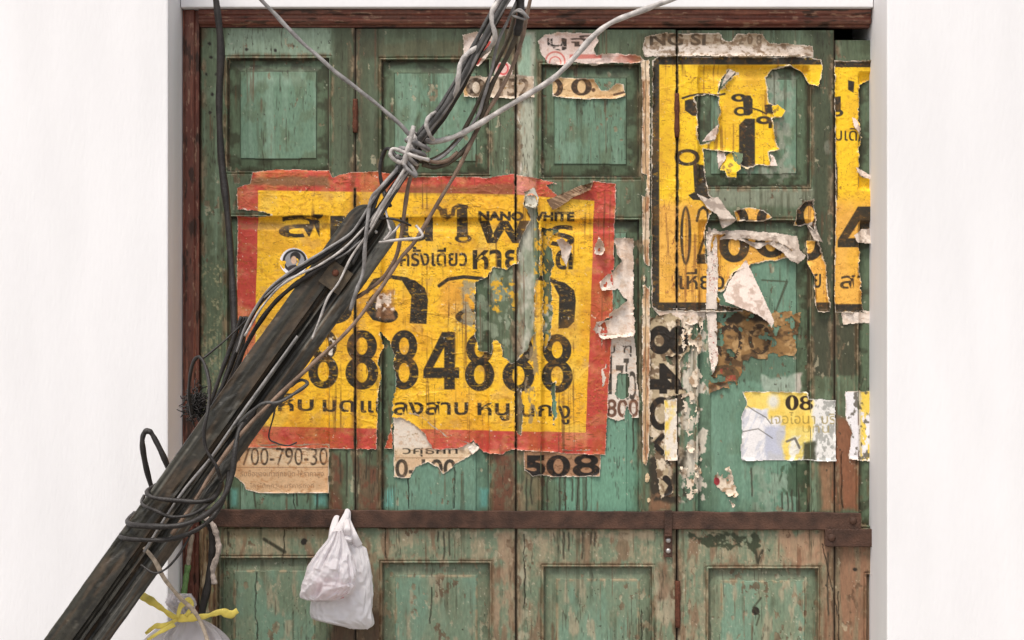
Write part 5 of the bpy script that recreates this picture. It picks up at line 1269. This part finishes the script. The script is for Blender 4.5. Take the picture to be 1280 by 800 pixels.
cable('grey_wire', 'grey wire hooking out from the right edge of the pole over the row of eights', [(296, 532, -.66), (312, 516, -.68), (330, 504, -.69), (348, 503, -.69), (368, 492, -.69), (384, 480, -.68), (376, 475, -.68), (362, 483, -.68)], 4.5, M_CHAR)
cable('black_wire', 'thin black hooked wire hanging over the lower red border right of the pole', [(346, 498, -.66), (342, 520, -.66), (336, 546, -.66), (346, 554, -.66), (360, 557, -.66), (371, 553, -.66)], 2, M_BLACK)
cable('grey_wire', 'pale grey wire lying in the groove down the lower pole', [(372, 420, -.66), (330, 478, -.66), (294, 528, -.67), (262, 574, -.67), (232, 610, -.68), (206, 648, -.68), (180, 690, -.68)], 3.4, M_GREY)
cable('cord', 'dirty white cord hanging from the foot of the pole down to the tied rubbish bag', [(180, 684, -.66), (194, 702, -.66), (206, 724, -.64), (224, 746, -.60), (244, 766, -.57), (256, 790, -.56), (262, 815, -.58)], 5.5, M_CORD, 'cord')
cable('black_cable', 'thick black cable dropping past the end of the iron bar beside the jamb', [(252, 640, -.10), (262, 656, -.09), (266, 676, -.08), (264, 700, -.08), (260, 730, -.08), (252, 768, -.08), (246, 810, -.08), (242, 860, -.08)], 9, M_BLACK)
# crumpled tape wound on it
D = spline([P(256, 646, -.10), P(266, 656, -.11), (P(272, 674, -.10)), P(273, 690, -.10), P(266, 712, -.09), P(268, 730, -.085)], 10)
V, F = tube_vf(D, .0085, 10, .7, rv=[1 + .16 * math.sin(i * .55) + .10 * math.sin(i * 1.3) for i in range(len(D))])
tag(link_mesh('tape', V, F, M_TAPE), 'crumpled dirty white tape hanging beside the black cable at the end of the iron bar', 'tape')
D = spline([P(240, 668, -.06), P(237, 690, -.06), P(235, 706, -.06), P(232, 726, -.06), P(230, 748, -.07), P(236, 764, -.10)], 10)
V, F = tube_vf(D[:22], .0085, 8, rv=[.9 + .10 * math.sin(i * .9) for i in range(22)])
ro = link_mesh('plastic_rope', V, F, M_CORD); tag(ro, 'short rope, dirty white above and green below, hanging against the red-brown jamb', 'rope')
V, F = tube_vf(D[20:], .0092, 8, rv=[1 + .08 * math.sin(i * .9) for i in range(len(D) - 20)])
link_mesh('green_length', V, F, M_GREEN, ro)
def batten():
    X, Y = np.meshgrid(np.arange(251, 272.4, .7).astype(np.float32), np.concatenate([np.arange(658, 806, 1.), np.arange(810, 1031, 8.)]).astype(np.float32))
    L_, T_ = X - 251, fbm(X / 3., Y / 60., 910)
    H = .028 + .004 * fbm(X / 6, Y / 30, 911) - .006 * (1 - sst(0, 3, L_)) - .006 * (1 - sst(0, 3, 272 - X)) - .003 * sst(.55, .65, T_)
    C = mixc(full(X, (150, 126, 92)), (108, 78, 54), sst(.42, .6, T_))
    C = mixc(C, (198, 180, 150), sst(.52, .64, fbm(X / 5., Y / 24., 912)) * .8)
    C = mixc(C, (122, 138, 104), sst(.56, .66, fbm(X / 8., Y / 18., 913)) * .6)
    C = mixc(C, (60, 46, 34), (1 - sst(.004, .03, np.abs(fbm(X / 3.4, Y / 70., 914) - .5))) * .7)
    return emit('wood_offcut', np.stack([wx(X), -H, wz(Y)], -1).reshape(-1, 3), grid_faces(*X.shape).reshape(-1, 4), C.reshape(-1, 3), M_DOOR, None, back=-.006)
batten()
tag(bpy.data.objects['wood_offcut'], 'upright weathered timber batten between the jamb and the lower left door panel', 'batten')

# ------------------------------------------------------------------ plastic bags
def bag_body(name, L, R, y, dep, mat, parent, seed, pleat=.10, nth=150, nv=110):
    """L, R: outline [(u, v)...] top to bottom; closed soft volume with pleats running down from the gathered top"""
    vs = np.linspace(L[0][1], L[-1][1], nv)
    lu = np.interp(vs, [p[1] for p in L], [p[0] for p in L]); ru = np.interp(vs, [p[1] for p in R], [p[0] for p in R])
    k = np.ones(5) / 5
    lu = np.convolve(np.pad(lu, 2, mode='edge'), k, 'valid'); ru = np.convolve(np.pad(ru, 2, mode='edge'), k, 'valid')
    th = math.pi / 2 + np.linspace(0, 2 * math.pi, nth, endpoint=False)
    A_, T_ = np.meshgrid(th - math.pi / 2, np.linspace(0, 1, nv))
    def ridge(x, y, sd): return 1 - np.abs(fbm(x, y, sd, 2) - .5) * 4
    ple = ridge(A_ * 3.2 + .5 * np.sin(T_ * 4 + seed), T_ * 1.1, 900 + seed) * (1.15 - .8 * T_)
    cru = ridge(A_ * 1.7 + T_ * 2, T_ * 4.5, 930 + seed) * sst(.15, .6, T_) * .75
    fac = ridge(A_ * 3.1 - T_ * 3, T_ * 9., 945 + seed) * sst(.1, .4, T_) * .35
    dsp = pleat * (ple + cru + fac - .85) * 1.25
    low_ = (fbm(A_ * .8, T_ * 2.4, 960 + seed) - .5) * .5
    V = []
    for i, v in enumerate(vs):
        t = i / (nv - 1); c = (lu[i] + ru[i]) / 2; h = (ru[i] - lu[i]) / 2
        dd = dep * (h / ((ru - lu).max() / 2)) ** .9 * (.35 + .65 * math.sin(min(1, t * 1.15) * math.pi * .62))
        for j, a in enumerate(th):
            rr_ = 1 + dsp[i, j] * 1.5 + low_[i, j] * min(1, t * 3)
            sup = lambda q: math.copysign(abs(q) ** .8, q)
            V.append(P(c + h * sup(math.cos(a)) * (1 + (rr_ - 1) * .3), v + low_[i, j] * 14 * t, y + dd * sup(math.sin(a)) * rr_ + dep * .18 * dsp[i, j] / max(pleat, .01) * abs(math.sin(a)) * -.6))
    F = []
    for i in range(nv - 1):
        for j in range(nth):
            F.append((i * nth + j, (i + 1) * nth + j, (i + 1) * nth + (j + 1) % nth, i * nth + (j + 1) % nth))
    F.append(tuple(range(nth))); F.append(tuple((nv - 1) * nth + j for j in range(nth - 1, -1, -1)))
    return link_mesh(name, V, F, mat, parent)
BY = -.115
b2 = empty('carrier_bag', P(432, 786, BY + .02)); tag(b2, 'white plastic carrier bag hanging behind the other, longer and lower, its foot corner pointing right', 'plastic bag', 'carrier bags hung on the iron bar')
bag_body('body', [(428, 668), (416, 684), (408, 700), (396, 725), (389, 748), (386, 768), (388, 775), (410, 780), (440, 786)], [(436, 668), (448, 680), (458, 684), (463, 706), (466, 740), (467, 768), (468, 780), (462, 785), (452, 787)], BY + .040, .045, M_BAG, b2, 3, .10)
for pts in ([(434, 674, BY + .03), (434, 660, BY), (433, 648, -.045), (434, 641, -.028)], [(448, 682, BY + .03), (442, 668, BY + .02), (436, 652, -.045), (434, 640, -.028)]):
    D = spline([P(*p) for p in pts], 10); V, F = tube_vf(D, .009, 10, .45, rv=[1.5 - .9 * i / len(D) for i in range(len(D))]); link_mesh('handle', V, F, M_BAG, b2)
b1 = empty('carrier_bag', P(415, 752, BY)); tag(b1, 'white plastic carrier bag hung in front by its looped handle, bulging with something pinkish', 'plastic bag', 'carrier bags hung on the iron bar')
bag_body('body', [(416, 664), (408, 676), (396, 690), (385, 708), (378, 730), (374, 744), (375, 750), (386, 752)], [(428, 664), (432, 674), (438, 690), (443, 708), (445, 724), (446, 735), (440, 744), (424, 750)], BY - .02, .055, M_BAG, b1, 5, .14)
for pts in ([(416, 672, BY), (417, 660, BY + .02), (420, 648, -.06), (422, 645, -.05)], [(420, 668, BY - .01), (427, 656, -.08), (433, 644, -.045), (435, 638, -.030), (437, 640, -.022)], [(434, 676, BY), (436, 664, -.08), (435, 652, -.05), (436, 640, -.030)]):
    D = spline([P(*p) for p in pts], 10); V, F = tube_vf(D, .009, 10, .5, rv=[1.6 - .9 * i / len(D) for i in range(len(D))]); link_mesh('handle', V, F, M_BAG, b1)
V, F = bag_v = (lambda s: (s.data, None))(bag_body('contents', [(396, 722), (388, 734), (386, 744), (396, 748)], [(424, 722), (436, 732), (438, 740), (430, 746)], BY - .016, .025, plain('pink_wrapper', (236, 150, 162), .5, .3, .2, 60), b1, 8, .05, 40, 24))

# rubbish bag with yellow ribbon, bottom left
TB = -.42
tb = empty('rubbish_bag', P(232, 1050, TB)); tb.location.z = 0
tag(tb, 'pale see-through rubbish bag tied with a yellow ribbon, at the lower left', 'rubbish bag')
bag_body('body', [(224, 768), (210, 776), (188, 790), (172, 806), (154, 850), (146, 930), (150, 1010), (170, 1046)], [(238, 768), (250, 772), (270, 782), (287, 797), (304, 840), (312, 930), (306, 1010), (290, 1046)], TB, .17, M_TRASH, tb, 12, .16)
bag_body('gathered_neck', [(212, 742), (206, 752), (218, 764), (224, 772)], [(240, 744), (246, 752), (240, 764), (238, 772)], TB, .05, M_TRASH, tb, 14, .5, 70, 20)
for pts, w_ in (([(176, 744, TB - .08), (190, 752, TB - .10), (204, 762, TB - .09), (220, 772, TB - .08), (240, 772, TB - .075), (258, 770, TB - .085), (276, 765, TB - .08), (288, 768, TB - .075), (297, 763, TB - .07)], 6.5),
                ([(182, 792, TB - .10), (194, 783, TB - .12), (206, 782, TB - .11), (222, 774, TB - .08)], 4.5), ([(222, 772, TB - .09), (226, 758, TB - .08), (236, 750, TB - .07), (240, 758, TB - .08), (232, 770, TB - .08)], 4.5),
                ([(184, 800, TB - .12), (200, 790, TB - .12), (218, 780, TB - .10)], 4)):
    D = spline([P(*p) for p in pts], 9); V, F = tube_vf(D, w_ / 800., 10, .3, rv=[1.2 + .35 * math.sin(i * .23 + w_) + .12 * math.sin(i * .9 + w_) for i in range(len(D))]); link_mesh('ribbon', V, F, M_YELLOW, tb)
rr = np.random.default_rng(5)
for k in range(5):
    cu, cv = 185 + 95 * rr.random(), 830 + 150 * rr.random()
    c0 = np.array(P(cu, cv, TB)); V, F = dome_vf((c0[0], c0[1] + .05, c0[2]), .07, .09)
    link_mesh('rubbish', V, F, plain('rubbish_tint', [(190, 180, 160), (150, 120, 90), (210, 205, 200), (120, 140, 120), (200, 150, 110)][k], .7, .3), tb)

for o in list(bpy.data.objects):
    if '_o' in o: del o['_o']
